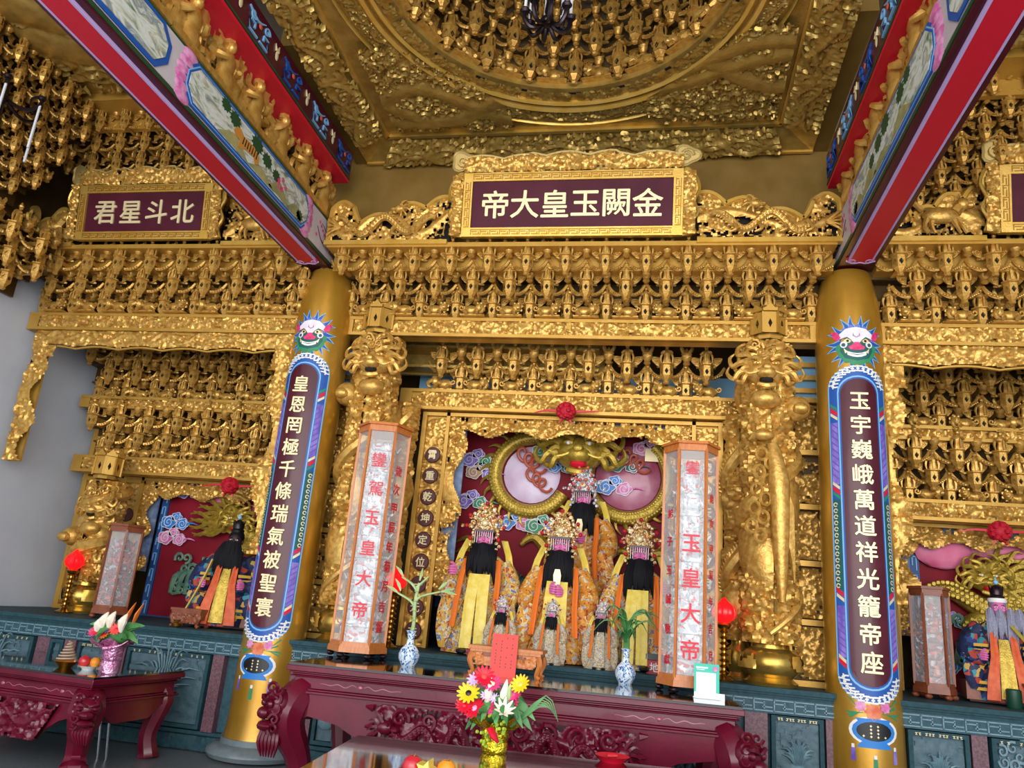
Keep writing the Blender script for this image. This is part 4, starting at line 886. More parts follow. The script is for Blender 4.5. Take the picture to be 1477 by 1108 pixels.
def big_dragon_head(b, x, y, z, r):
    b.ball((x, y, z), (r, r * .7, r * .72), 12, 8); b.ball((x, y - r * .55, z - r * .18), (r * .5, r * .45, r * .34), 9, 6); b.ball((x, y - r * .85, z + .02 * r), (r * .22, r * .2, r * .2), 8, 6)
    for s in (-1, 1):
        b.ball((x + s * r * .42, y - r * .52, z + r * .3), (r * .26, r * .2, r * .16), 8, 5); b.tube([(x + s * r * .2, y - r * .6, z + r * .45), (x + s * r * .55, y - r * .55, z + r * .62), (x + s * r * .8, y - r * .3, z + r * .55)], [r * .12, r * .12, r * .04], 5)
        b.tube([(x + s * r * .3, y - r * .1, z + r * .6), (x + s * r * .45, y - r * .1, z + r * 1.1), (x + s * r * .3, y, z + r * 1.4)], [r * .15, r * .11, r * .03], 6)
        for k in range(9):
            a = -.4 + .22 * k; L_ = r * (1.5 + .35 * (k % 2)); b.tube([(x + s * r * .65 * math.cos(a), y - .02, z + r * .6 * math.sin(a)), (x + s * L_ * .65 * math.cos(a + .12), y - r * .3, z + L_ * .6 * math.sin(a + .12)), (x + s * L_ * .85 * math.cos(a - .12), y - r * .2, z + L_ * .8 * math.sin(a - .12)), (x + s * L_ * .98 * math.cos(a + .12), y - r * .05, z + L_ * .95 * math.sin(a + .12)), (x + s * L_ * .92 * math.cos(a + .34), y - r * .05, z + L_ * .9 * math.sin(a + .34))], [r * .17, r * .16, r * .13, r * .09, r * .03], 6)
        b.tube([(x + s * r * .3, y - r * .75, z - r * .12), (x + s * r * .8, y - r * .8, z - r * .3), (x + s * r * 1.25, y - r * .6, z - r * .05)], [r * .05, r * .045, r * .015], 4)
    b.mi = 1; b.ball((x, y - r * .5, z - r * .52), (r * .34, r * .3, r * .2), 8, 6); b.mi = 2
    for s in (-1, 1): b.ball((x + s * r * .42, y - r * .7, z + r * .27), r * .085, 6, 5)
    b.mi = 0; b.tube([(x - r * .4, y - r * .5, z - r * .75), (x, y - r * .65, z - r * .86), (x + r * .4, y - r * .5, z - r * .75)], [r * .13, r * .15, r * .13], 6)
def niche(q, x, y, yb, z0, zt, half, colw, cat_label, medal, side):
    """gold screen round an altar niche; q = bay"""
    t = thing('niche_screen', cat_label, 'altar screen', (x, y, PT))
    H = zt - PT; ow = half + .24
    b = MB()
    for s in (-1, 1):
        b.box((s * (ow + colw / 2 + .02), .05, H / 2), (colw, .06, H)); b.box((s * (ow + .01), .0, H / 2), (.04, .08, H)); b.box((s * (ow + colw + .03), .0, H / 2), (.05, .09, H))
    b.box((0, .0, H - .02), (2 * (ow + colw + .05), .08, .04)); b.build('screen_frame', GB, t, .5)
    for s in (-1, 1):
        b = MB(); relief(b, colw - .02, H - .08, .035, 300 + s + int(x * 10), .08, .015, 1.0, 0, None, None, None, (s * (ow + colw / 2 + .02) - colw / 2 + .01, .022, .02)); b.build('board_carving', G, t)
    zl = .54; b = MB()
    for s in (-1, 1):
        f = (lambda u, v, h, s=s: (s * (ow - u), .03 - h, zl + v))
        relief(b, .30, H - .04 - zl, .06, 310 + s + int(x * 10), .075, .014, 1.1, 1, .2, lambda X, Z: X < .62 + .2 * np.sin(Z * 17) + .12 * (Z < .2) - 1.2 * np.clip(.06 - Z, 0, 1), f)
    relief(b, 2 * ow, .26, .06, 320 + int(x * 10), .075, .014, 1.1, 2, .2, lambda X, Z: Z > .25 + .16 * np.sin(X * 27), None, (-ow, .03, H - .30)); b.build('pierced_border', G, t)
    b = MB(); b.box((0, .13, H - .06), (2 * ow, .02, .1))
    for s in (-1, 1): b.box((s * (ow - .09), .13, (H + zl) / 2), (.18, .02, H - zl))
    b.build('blue_backing', mat('faded blue backing', '#8a9bb8', .6, 0, '#5a6f9a', 12) if 'faded blue backing' not in MATS else MATS['faded blue backing'], t, 0)
    for s, chars in ((-1, medal[0]), (1, medal[1])):
        n = len(chars) if chars else 2
        for i in range(n):
            ht = H - .50 - i * medal[2]; xx = s * (ow + colw / 2 + .02); b = MB()
            b.lathe([(.001, 0), (.085, 0), (.092, .012), (.085, .024), (.001, .03)], 20); o = b.build('medallion', mat('oxblood medallion', '#4a1a1c', .45, 0, '#5c2422', 20) if 'oxblood medallion' not in MATS else MATS['oxblood medallion'], t, .6, (xx, -.02, ht)); o.rotation_euler = (PI / 2, 0, 0)
            if chars: glyph(chars[i], CRM, .11, t, (xx, -.053, ht), bold=.016, depth=.006)
            else:
                b = MB(); b.prism(star(0, 0, .06, .02, 6), -.045, -.04); b.build('gilt_rosette', CRM, t, 0, (xx, 0, ht))
    return t
niche(0, 0., .66, 1.3, 0, 3.68, 1.12, .26, 'gold niche screen with nine character medallions framing the crimson dragon wall', ('霄重乾坤定位一元主', '凌妙天地分明宗', .238), 0)
niche(-1, -4.55, 1.42, 1.7, 0, 2.84, .84, .24, 'gold niche screen of the left bay behind the black bearded deity', (None, None, .27), -1)
niche(1, 4.62, 1.42, 1.7, 0, 2.84, .84, .24, 'gold niche screen of the right bay behind the white bearded deity', ('斗明', '', .27), 1)

def relief_wall(label, x, y, z0, z1, half):
    t = thing('relief_wall', label, 'relief', (x, y, z0)); H = z1 - z0
    b = MB(); b.box((0, .05, H / 2), (2 * half, .06, H)); b.build('crimson_board', RWALL, t, 0)
    b = MB()
    for s in (-1, 1): b.box((s * (half + .04), .04, H / 2), (.1, .09, H + .1))
    b.box((0, .04, -.07), (2 * half + .18, .1, .16)); b.build('blue_border', mat('royal blue paint', '#234a86', .5) if 'royal blue paint' not in MATS else MATS['royal blue paint'], t, .5)
    b = MB(); n = int(half * 2 / .22)
    for i in range(n):
        xx = -half + (i + .5) * 2 * half / n
        for dx, dz, sx, sz in ((0, .03, .16, .012), (0, -.03, .16, .012), (-.08, 0, .012, .07), (.03, .0, .08, .012), (.05, .015, .012, .04)): b.box((xx + dx, -.014, -.07 + dz), (sx, .012, sz))
    for s in (-1, 1):
        for i in range(int(H / .2)):
            zz = .1 + i * .2
            for dx, dz, sx, sz in ((.02, 0, .012, .15), (-.02, .03, .012, .1), (0, .075, .05, .012)): b.box((s * (half + .04) + dx, -.01, zz + dz), (sx, .012, sz))
    b.build('border_fret', LBL, t, 0); return t
rw = relief_wall('crimson relief wall with frontal gold dragon coiled round two pearls behind central deities', 0.02, 1.32, 1.68, 3.84, 1.42); H0 = 1.68
def W(px, pz): return (px - .02, -.0, pz - H0)
b = MB(); lx, _, lz = W(-.47, 3.13); rx, _, rz_ = W(.66, 3.15)
ring_body(b, lx, -.03, lz, .44, .085, .35, 2 * PI - .5); ring_body(b, rx, -.03, rz_, .47, .085, -PI * 1.12, .9)
hx, _, hz = W(.11, 3.50); big_dragon_head(b, hx, -.22, hz - .13, .29)
pts = [(lx + .1 + .0 * i, -.02, lz - .62 - .03 * i) for i in range(2)]
dragon_tube(b, [(-.55 + .9 * i / 20, -.05, .62 + .10 * math.sin(i * .5)) for i in range(21)], .075); dragon_tube(b, [(.5 + .8 * i / 20, -.04, .55 + .08 * math.sin(i * .6)) for i in range(21)], .06)
for k in range(4): b.tube([(-1.05, -.03, .62 - .12 * k), (-1.2, -.05, .66 - .12 * k), (-1.33, -.03, .6 - .12 * k)], [.035, .03, .005], 5)
b.build('dragon', [DGOLD, RED, WHT], rw)
b = MB(); b.lathe([(.001, .05), (.2, .045), (.33, .02), (.375, 0), (.001, 0)], 28); o = b.build('pearl_disc', PEARL, rw, .9, (rx, -.0, rz_)); o.rotation_euler = (PI / 2, 0, 0)
b = MB(); b.lathe([(.001, .04), (.2, .035), (.3, .015), (.34, 0), (.001, 0)], 28); o = b.build('pearl_disc', mat('pale lilac pearl', '#c9a8c4', .4, 0, '#dccbe0', 3), rw, .9, (lx, -.0, lz)); o.rotation_euler = (PI / 2, 0, 0)
b = MB()
for px, pz, r, ms in ((-1.14, 3.27, .10, (0, 1)), (-1.08, 3.12, .09, (4, 0)), (-1.16, 2.77, .10, (0, 1)), (-.62, 2.55, .10, (2, 3)), (-.28, 2.52, .10, (1, 0)), (-1.12, 3.70, .09, (0, 5)), (.62, 3.28, .09, (1, 5)), (.52, 3.02, .10, (2, 3)), (.9, 3.5, .09, (3, 0)), (-.28, 3.4, .09, (1, 2)), (-.12, 3.22, .07, (2, 5))):
    X, Y_, Z_ = W(px, pz); cloud_pair(b, X, -.0 - (.05 if abs(px - .6) < .3 or -.4 < px < 0 else 0), Z_, r * 1.35, ms)
b.build('cloud_scroll', CLD, rw)
b = MB()
for px, pz, r, S in ((-.62, 3.38, .10, 1), (-.5, 3.14, .09, 1), (.36, 3.52, .10, 1), (.62, 3.42, .09, 1)): X, _, Z_ = W(px, pz); loop_knot(b, X, -.09, Z_, r, S)
b.build('ribbon_knot', CORD, rw)
b = MB()
for i in range(26):
    u = i / 25; b.ball((-1.2 + 2.4 * u, -.02, .10 + .09 * abs(math.sin(u * 19))), (.10, .05, .10), 7, 5)
for i in range(30): b.spiral((-1.25 + 2.5 * i / 29, -.075, .13 + .08 * (i % 3)), .05, 1.3, 1 if i % 2 else -1, 0, .012, 4, seg=9)
b.build('green_wave', TEAL, rw)
X, _, Z_ = W(.93, 3.42); b = MB(); b.box((X, -.06, Z_), (.16, .03, .15)); b.box((X, -.075, Z_), (.13, .02, .12)); b.build('gold_tablet', CRM, rw, 0)

for q, x, lab in ((-1, -4.55, 'crimson relief wall with gold dragon profile and blue cloud in the left niche'), (1, 4.62, 'crimson relief wall with gold dragon profile and pink cloud band in the right niche')):
    rr_ = relief_wall(lab, x, 1.60, 1.12, 2.82, .80)
    b = MB(); dd = 1 if q < 0 else -1
    hx, hz = (.34, 1.22) if q < 0 else (-.2, 1.16)
    big_dragon_head(b, hx, -.16, hz, .16); b.mi = 0
    for k in range(15):
        a = PI * (.60 + .042 * k); e_ = (-1) ** k * .03; sg = -1 if q < 0 else 1
        P = [(.0, 0), (.22 * math.cos(a), .16 * math.sin(a) + e_), (.40 * math.cos(a), .24 * math.sin(a) - e_), (.58 * math.cos(a), .34 * math.sin(a) + e_), (.72 * math.cos(a), .36 * math.sin(a))]
        b.tube([(hx - .1 * (-sg) - sg * (-1) * p[0] * (1 if q < 0 else -1) if 0 else hx + (p[0] if q < 0 else -p[0]), -.1 - .02 * (k % 3), hz + p[1]) for p in P], [.05, .04, .032, .022, .005], 5)
    pts = [(hx + .06 + .2 * math.sin(i * .42), -.08, hz - .1 - .034 * i) for i in range(26)]; b.tube(pts, [.12 - .002 * i for i in range(26)], 10)
    for i in range(26):
        for k in range(4): a = (k - 1.5) * .6; b.ball((pts[i][0] + .115 * math.sin(a), pts[i][1] - .115 * math.cos(a), pts[i][2]), (.028, .014, .024), 5, 4)
    if q > 0: pts = [(-.75 + .045 * i, -.07, .95 + .10 * math.sin(i * .28 + .6)) for i in range(22)]; b.tube(pts, [.07 + .004 * min(i, 12) for i in range(22)], 9); [b.ball((p[0], p[1] - .1, p[2] + (k - 1) * .06), (.03, .02, .026), 5, 4) for p in pts for k in range(3)]
    b.build('dragon', [DGOLD, RED, WHT], rr_)
    b = MB()
    for px, pz, r, ms in (((-.62, 1.18, .13, (2, 2)), (-.62, .98, .13, (3, 3)), (-.5, 1.58, .12, (0, 1)), (.1, 1.6, .09, (3, 0))) if q < 0 else ((-.66, .28, .14, (2, 2)), (.55, 1.45, .12, (2, 4)), (-.5, .72, .10, (0, 5)), (.3, .9, .09, (4, 4)))): cloud_pair(b, px, 0, pz, r, ms)
    b.build('cloud_scroll', CLD, rr_)
    b = MB()
    if q < 0: b.ball((.02, -.02, 1.55), (.26, .05, .15), 10, 6); b.ball((.62, -.05, 1.42), (.2, .08, .16), 10, 6)
    else:
        b.ball((-.55, -.04, 1.45), (.30, .06, .2), 10, 6); b.ball((.3, -.03, 1.5), (.6, .05, .14), 10, 6)
    b.build('pink_cloud_band', mat('rose pink paint', '#e0608a', .5, 0, '#ee86a8', 4) if 'rose pink paint' not in MATS else MATS['rose pink paint'], rr_)
    b = MB()
    for k in range(12): b.spiral((-.45 + .1 * (k % 5), -.05, .35 + .13 * (k // 3)), .07, 1.2, 1 if k % 2 else -1, k, .022, 5, seg=10)
    for k in range(6): b.tube([(-.5 + .1 * k, -.03, .3), (-.45 + .1 * k, -.06, .5 + .03 * k), (-.35 + .1 * k, -.03, .6)], [.03, .04, .01], 5)
    b.build('green_crest', mat('grey green paint', '#4f7a6a', .5, 0, '#7a9a80', 9) if 'grey green paint' not in MATS else MATS['grey green paint'], rr_)
b = MB(); b.box((0, 2.05, 1.5), (3.2, .05, .9)); b.box((-1.6, 1.4, 1.4), (.05, 1.3, .55)); b.box((1.6, 1.4, 1.4), (.05, 1.3, .55)); b.build('wall_niche', mat('oxblood niche wall', '#2a0a10', .5), None, 0, None, 'structure')

# crimson silk rosettes hanging on the lintels
def rosette(x, y, z, label, r=.105, dark=False):
    t = thing('silk_rosette', label, 'rosette', (x, y, z)); rr_ = random.Random(5); b = MB()
    for i in range(70):
        a, p = rr_.uniform(0, 2 * PI), math.acos(rr_.uniform(-1, 1)); d = Vector((math.sin(p) * math.cos(a), math.sin(p) * math.sin(a), math.cos(p))); b.ball(d * r * .78, (r * .3, r * .3, r * .24), 6, 4)
    b.ball((0, 0, 0), r * .8, 10, 7); b.build('bloom', POM, t); b = MB()
    for s in (-1, 1): b.tube([(0, .02, 0), (s * r * 2, .02, .01), (s * r * 3.4, .03, .0 + .02 * s)], [.02, .014, .006], 4)
    for s in (-1, 1): b.tube([(s * .2 * r, 0, -r * .5), (s * .6 * r, .01, -r * 1.2)], [.02, .01], 4)
    b.build('ribbon', RED, t)
rosette(0.0, .42, 3.69, 'crimson silk rosette on the lintel above the central dragon head')
rosette(-4.15, .98, 2.74, 'crimson silk rosette on the lintel above the left niche', .11)
rosette(4.42, .98, 2.74, 'crimson silk rosette on the lintel above the right niche', .11)

# ------------------------------------------------------------ dragon columns standing on the pedestal
def dragon_column(x, y, z0, zt, r, label, seed, cap=True, phoenix=False):
    hs = r / .24
    t = thing('dragon_column', label, 'carved column', (x, y, z0)); H = zt - z0
    b = MB(); b.lathe([(r * .95, 0), (r * 1.0, .03), (r * .86, .05), (r * .8, .07), (r * 1.02, .12), (r * 1.12, .20), (r * 1.0, .28), (r * .72, .32), (r * .7, .36), (r * .85, .38)], 24); b.build('pot_base', mat('polished gold', '#b8913a', .25, .8, '#c9a650', 5) if 'polished gold' not in MATS else MATS['polished gold'], t)
    b = MB(); relief(b, 2 * PI * r, .13, .025, seed + 5, .05, .02, 1., 0, .25, lambda X, Z: np.abs(np.sin(X * PI * 2)) > .5, lambda u, v, h: ((r * 1.10 + h) * math.sin(u / r), -(r * 1.10 + h) * math.cos(u / r), .14 + v)); b.build('pot_carving', GF, t)
    Hs = H - .36 - (.38 if cap else 0); b = MB()
    relief(b, 2 * PI * r * .98, Hs, .10, seed, .105, .017, .9, 1, None, None, lambda u, v, h: ((r * .78 + h) * math.sin(u / r * 1.02), -(r * .78 + h) * math.cos(u / r * 1.02), .36 + v)); b.build('carved_shaft', G, t)
    b = MB(); N = 80; turns = 2.1; pts = []
    for i in range(N):
        u = i / (N - 1); a = 2 * PI * turns * u + seed; pts.append(((r + .01) * math.sin(a), -(r + .01) * math.cos(a), .45 + Hs * .95 * u))
    dragon_tube(b, pts, .075)
    if phoenix:
        # long bird hanging down the front: body, scaled neck, ringed tail plumes
        b.tube([(0, -r - .05, H * .60), (.05, -r - .07, H * .50), (.06, -r - .07, H * .36), (.07, -r - .05, H * .2)], [.05, .10, .08, .03], 10); b.ball((-.08, -r - .09, H * .62), (.10, .07, .055), 9, 6); b.tube([(-.16, -r - .1, H * .62), (-.22, -r - .1, H * .605)], [.03, .006], 5)
        for k in range(10):
            xx, zz = -.10 + .09 * (k % 2) - .012 * k, H * .57 - .085 * k; c = [(xx + .05 * math.cos(i * .7), -r - .09, zz + .06 * math.sin(i * .7)) for i in range(10)]; b.tube(c, .014, 5)
        for k in range(5): b.tube([(.05, -r - .08, H * .5 - .1 * k), (.15, -r - .05, H * .44 - .1 * k), (.18, -r - .02, H * .36 - .1 * k)], [.03, .035, .008], 5)
    b.build('coiled_dragon', G, t)
    if cap:
        b = MB(); zc = H - .70; S = 1 if x < 0 else -1; hx = .05 * S
        big_dragon_head(b, hx, -r + .02, zc - .02, .20 * hs * hs); b.mi = 0
        b.ball((hx, -r + .0, zc - .30 * hs), (.15 * hs, .12 * hs, .10 * hs), 10, 7)
        for k in range(7):
            for s in (-1, 1): b.spiral((hx + s * (.04 + .028 * k) * hs, -r - .07 + .03 * k, zc + (.17 + .045 * (k % 3)) * hs), .055 * hs, 1.3, s, k, .017 * hs, 5, seg=10)
        b.ball((-hx * 5, -r * .6, zc - .36), (.14 * hs, .13 * hs, .13 * hs), 9, 7); b.ball((-hx * 5.4, -r * .6 - .1, zc - .38), (.08, .07, .06), 8, 6)
        b.build('dragon_head', [G, DK, GF], t)
        b = MB(); z = H - .36; b.T = Matrix.Translation((0, -.10, 0)); b.lathe([(r * .6, z), (r * .66, z + .03), (r * .6, z + .05)], 8)
        for k in range(8):
            b.T = Matrix.Translation((0, -.10, z)) @ Matrix.Rotation(PI / 4 * k, 4, 'Z'); w_ = r * .29; yy = -r * .70
            o = [(-w_, yy, .05), (w_, yy, .05), (w_, yy, .27), (-w_, yy, .27)]; d = [(0, yy, .1), (.02, yy, .15), (0, yy, .2), (-.02, yy, .15)]; b.add(o + d, [(0, 1, 5, 4), (1, 2, 6, 5), (2, 3, 7, 6), (3, 0, 4, 7)])
            b.mi = 1; b.add([(p[0], p[1] + .03, p[2]) for p in d], [(0, 1, 2, 3)]); b.mi = 0
            b.box((-w_, yy, .16), (.018, .02, .22)); b.box((0, yy - .01, .29), (2 * w_, .03, .03)); b.prism([(-w_ * .8, .3), (0, .36), (w_ * .8, .3)], yy - .02, yy + .02)
        b.T = None; b.build('lantern_capital', [GB, DK], t, .5)
    return t
dragon_column(-2.10, .11, PT, 4.74, .24, 'tall gold dragon column behind the left silver tower', 401)
dragon_column(2.06, .11, PT, 4.74, .24, 'tall gold dragon column with hanging phoenix beside the right column', 402, True, True)
dragon_column(-1.84, .46, PT, 3.72, .12, 'slimmer gold carved post between the left dragon column and the medallion board', 403, False)
dragon_column(1.83, .46, PT, 3.72, .12, 'slimmer gold carved post between the right silver tower and the phoenix column', 404, False)
dragon_column(-5.66, .80, PT, 3.05, .21, 'gold dragon column beside the white wall in the left bay', 405, True)

# ------------------------------------------------------------ carved side screens between painted and dragon columns
def side_screen(x0, x1, y, ang, label):
    t = thing('side_screen', label, 'carved screen', ((x0 + x1) / 2, y, PT), ang); L = x1 - x0; H = 2.78
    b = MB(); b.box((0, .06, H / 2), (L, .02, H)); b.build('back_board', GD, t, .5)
    for s in (-1, 1): b = MB(); b.box((s * (L / 2 - .035), 0, H / 2), (.07, .1, H)); b.build('stile', GB, t, .5)
    n = 5
    for i in range(n + 1): z = .0 + i * (H - .04) / n; b = MB(); b.box((0, -.01, z + .02), (L, .10, .035)); b.box((0, -.02, z + .045), (L - .1, .07, .02)); b.build('ledge', GB, t, .5)
    for i in range(n):
        b = MB(); relief(b, L - .14, H / n - .09, .05, 500 + i + int(abs(x0) * 7), .09, .015, 1., 0, .2, None, None, (-L / 2 + .07, .03, .07 + i * (H - .04) / n)); b.build('carved_panel', G, t)
    b = MB(); b.box((0, .045, H + .24), (L, .02, .5)); b.build('blue_opening', SKYB, t, 0)
    for i in range(3): b = MB(); b.box((0, .0, H + .1 + i * .14), (L - .1, .05, .05)); b.build('louvre', GB, t, .5)
    for s in (-1, 1): b = MB(); b.box((s * (L / 2 - .02), .0, H + .25), (.05, .08, .5)); b.build('stile', GB, t, .5)
    return t
side_screen(-2.76, -2.22, .40, 0, 'gold five panel carved screen between the left painted column and dragon column')
side_screen(2.22, 2.74, .40, 0, 'gold five panel carved screen between the phoenix column and right painted column')
side_screen(-6.55, -5.62, 1.44, 0, 'gold carved panel screen behind the dragon column of the left bay')
side_screen(-5.94 + 2.45, -3.04, 1.44, 0, 'gold carved panel screen hidden behind the left painted column')
side_screen(3.06, 3.50, 1.44, 0, 'gold carved panel screen behind the small tower of the right bay')
side_screen(5.72, 6.5, 1.44, 0, 'gold carved panel screen at the far end of the right bay')

# ------------------------------------------------------------ robed deity statues
def ring_loft(b, secs, n=20):
    """stack of elliptic sections (z, rx, ry, cy, flute)"""
    vs = []
    for z, rx, ry, cy, fl in secs:
        for i in range(n):
            a = 2 * PI * i / n; k = 1 + fl * math.cos(a * 7); vs.append((rx * k * math.cos(a), cy + ry * k * math.sin(a), z))
    fs = [(j * n + i, j * n + (i + 1) % n, (j + 1) * n + (i + 1) % n, (j + 1) * n + i) for j in range(len(secs) - 1) for i in range(n)]
    fs += [tuple(range(n - 1, -1, -1)), tuple((len(secs) - 1) * n + i for i in range(n))]; b.add(vs, fs)
def ribbon(b, pts, w_, th=.012):
    """flat hanging cloth strip through points, width along x"""
    vs = []; n = len(pts)
    for i, p in enumerate(pts):
        ww = w_[i] if hasattr(w_, '__len__') else w_; x, y, z = p
        for sx, sy in ((-1, 0), (-.33, -.012), (.33, .006), (1, -.004)): vs.append((x + sx * ww / 2, y + sy, z))
        for sx, sy in ((1, th), (-1, th)): vs.append((x + sx * ww / 2, y + sy, z))
    fs = [(i * 6 + k, i * 6 + (k + 1) % 6, (i + 1) * 6 + (k + 1) % 6, (i + 1) * 6 + k) for i in range(n - 1) for k in range(6)]
    fs += [tuple(range(5, -1, -1)), tuple((n - 1) * 6 + k for k in range(6))]; b.add(vs, fs)
def hand(b, x, y, z, s, S):
    """small closed painted hand: palm, four curled fingers, thumb from the side"""
    b.ball((x, y, z), (.035 * s, .022 * s, .045 * s), 8, 6)
    for k in range(4): zz = z + .030 * s - .020 * s * k; L_ = (.9, 1, .95, .75)[k]; b.tube([(x + S * .02 * s, y - .012 * s, zz), (x - S * .012 * s * L_, y - .038 * s, zz), (x - S * .036 * s * L_, y - .026 * s, zz - .004 * s)], [.0115 * s, .011 * s, .008 * s], 6)
    b.tube([(x + S * .015 * s, y - .015 * s, z + .03 * s), (x - S * .004 * s, y - .035 * s, z + .056 * s), (x - S * .024 * s, y - .036 * s, z + .058 * s)], [.012 * s, .011 * s, .008 * s], 6)
def face_head(b, z, r, cy=-.06):
    """head with brow, eyes, nose, mouth, ears; slots 0 skin, 1 white, 2 black, 3 red"""
    b.mi = 0; b.ball((0, cy, z), (r * .86, r * .92, r * 1.12), 16, 12); b.ball((0, cy - r * .88, z - r * .12), (r * .16, r * .2, r * .22), 8, 6); b.tube([(0, cy - r * .82, z + r * .25), (0, cy - r * .95, z - r * .05)], [r * .09, r * .13], 6)
    b.ball((0, cy - r * .62, z - r * .72), (r * .36, r * .3, r * .3), 8, 6)
    for s in (-1, 1):
        b.ball((s * r * .88, cy + .02, z - r * .1), (r * .12, r * .2, r * .34), 7, 6); b.ball((s * r * .42, cy - r * .68, z - r * .2), (r * .26, r * .2, r * .22), 8, 6)
        b.mi = 1; b.ball((s * r * .36, cy - r * .80, z + r * .10), (r * .19, r * .08, r * .09), 8, 5)
        b.mi = 2; b.ball((s * r * .36, cy - r * .87, z + r * .10), (r * .07, r * .04, r * .075), 7, 5); b.tube([(s * r * .14, cy - r * .88, z + r * .3), (s * r * .38, cy - r * .86, z + r * .38), (s * r * .62, cy - r * .66, z + r * .3)], [r * .035, r * .05, r * .02], 5); b.mi = 0
    b.mi = 3; b.tube([(-r * .2, cy - r * .84, z - r * .46), (0, cy - r * .92, z - r * .44), (r * .2, cy - r * .84, z - r * .46)], [r * .03, r * .06, r * .03], 5); b.mi = 0
def beard(b, pts_from, spread, L, n, rr_, w0=.018):
    for i in range(n):
        u = (i + .5) / n * 2 - 1; x0, y0, z0 = pts_from; d = rr_.uniform(.72, 1.12)
        b.tube([(x0 + u * spread * .55, y0 + .03 * abs(u), z0 + .03 * (1 - abs(u))), (x0 + u * spread * .9, y0 - .035, z0 - L * .35 * d), (x0 + u * spread, y0 - .035, z0 - L * .75 * d), (x0 + u * spread * 1.04 + rr_.uniform(-.01, .01), y0 - .02, z0 - L * d)], [w0, w0 * 1.15, w0 * .9, w0 * .15], 5)
def deity(label, x, y, z0, s, robe, crown, hair, stole=None, rz=0., hands='tablet', fringe=True, red_pom=False, name='deity_statue', group=None, small=False, pink=True):
    t = thing(name, label, 'statue', (x, y, z0), rz, group); t.scale = (s, s, s); rr_ = random.Random(int(abs(x) * 100 + s * 10))
    b = MB(); ring_loft(b, [(0, .34, .26, .02, .05), (.10, .35, .27, .02, .06), (.30, .34, .25, .02, .05), (.48, .31, .22, .02, .03), (.62, .25, .18, .03, .02), (.78, .255, .15, .04, .01), (.90, .24, .13, .04, 0), (.97, .16, .11, .03, 0), (1.02, .075, .075, .0, 0), (1.06, .06, .06, -.02, 0)], 28)
    for sg in (-1, 1): b.tube([(sg * .20, .03, .90), (sg * .285, .0, .74), (sg * .31, -.10, .58), (sg * .24, -.19, .52)], [.09, .105, .115, .10], 12)
    b.build('robe', robe, t)
    for sg in (-1, 1):
        b = MB(); ring = [(sg * .25, -.18, .55), (sg * .30, -.18, .38), (sg * .325, -.17, .2), (sg * .335, -.15, .04)]
        b.tube(ring, [.12, .11, .085, .03], 10, flat=.45, up=(0, 1, 0)); b.build('hanging_sleeve', robe, t)
    for sg in (-1, 1):
        b = MB(); ribbon(b, [(sg * .17, -.13, .93), (sg * .19, -.20, .75), (sg * .20, -.30, .5), (sg * .22, -.31, .25)], .055); b.build('orange_ribbon', ORG, t)
    if stole:
        for sg in (-1, 1):
            b = MB(); ribbon(b, [(sg * .05, -.20, .78), (sg * .06, -.285, .55), (sg * .065, -.315, .3), (sg * .07, -.32, .06)], .115); b.build('satin_stole', stole, t)
    else:
        b = MB()
        ribbon(b, [(0, -.19, .80), (0, -.27, .55), (0, -.31, .3), (0, -.32, .05)], [.16, .2, .22, .24]); b.build('apron_panel', robe, t)
    for sg in (-1, 1):
        b = MB(); ribbon(b, [(sg * .19, .06, 1.15), (sg * .25, .02, 1.0), (sg * .29, -.02, .82)], .07); b.build('yellow_streamer', YEL, t)
    b = MB(); face_head(b, 1.15, .102); b.build('head', [SKIN if pink else mat('dark painted face', '#6a3a3a', .5), WHT, BLK, RED], t)
    b = MB(); b.ball((0, -.02, 1.19), (.092, .10, .11), 12, 8)
    beard(b, (0, -.145, 1.07), .15, .36, 15 if not small else 7, rr_, .022)
    for sg in (-1, 1): beard(b, (sg * .09, -.06, 1.12), .05, .30, 4, rr_, .02)
    b.build('beard', hair, t)
    # crown: stepped gilt tiara with beads, boss, side wings; curtain of bead strings
    b = MB(); b.lathe([(.10, 1.22), (.135, 1.235), (.14, 1.27), (.12, 1.285), (.115, 1.35), (.085, 1.40), (.06, 1.44), (.03, 1.475), (.008, 1.50)], 16, (0, -.03, 0))
    for k in range(84 if not small else 30):
        u = rr_.random(); a = rr_.uniform(-.1, PI + .1); zz = 1.25 + .25 * u ** 1.2; wd = (.265 - .20 * u) * rr_.uniform(.5, 1)
        b.ball((wd * math.cos(a), -.10 - .06 * math.sin(a) * (1 - u) , zz + .015 * math.sin(a * 5)), rr_.uniform(.012, .026), 6, 4)
    for sg in (-1, 1):
        for k in range(7): b.ball((sg * (.125 + .006 * k * (k % 2)), -.09, 1.235 - .032 * k), .020, 6, 4)
    b.build('crown', crown, t)
    b = MB(); b.lathe([(.001, .014), (.022, .012), (.032, 0)], 14); o = b.build('crown_boss', CRM, t, .8, (0, -.185, 1.30)); o.rotation_euler = (PI / 2, 0, 0)
    b = MB(); b.box((0, -.165, 1.225), (.21, .03, .022)); b.build('crown_bar', BRZ, t, 0)
    if fringe:
        b = MB()
        for k in range(9):
            xx = -.092 + .023 * k; zb = 1.10 if abs(k - 4) > 2 else 1.165
            b.tube([(xx, -.175, 1.215), (xx, -.178, zb)], .0036, 5)
            b.ball((xx, -.176, zb), .006, 5, 4)
        b.build('bead_fringe', mat('grey bead string', '#b4b0a6', .35, .4) if 'grey bead string' not in MATS else MATS['grey bead string'], t)
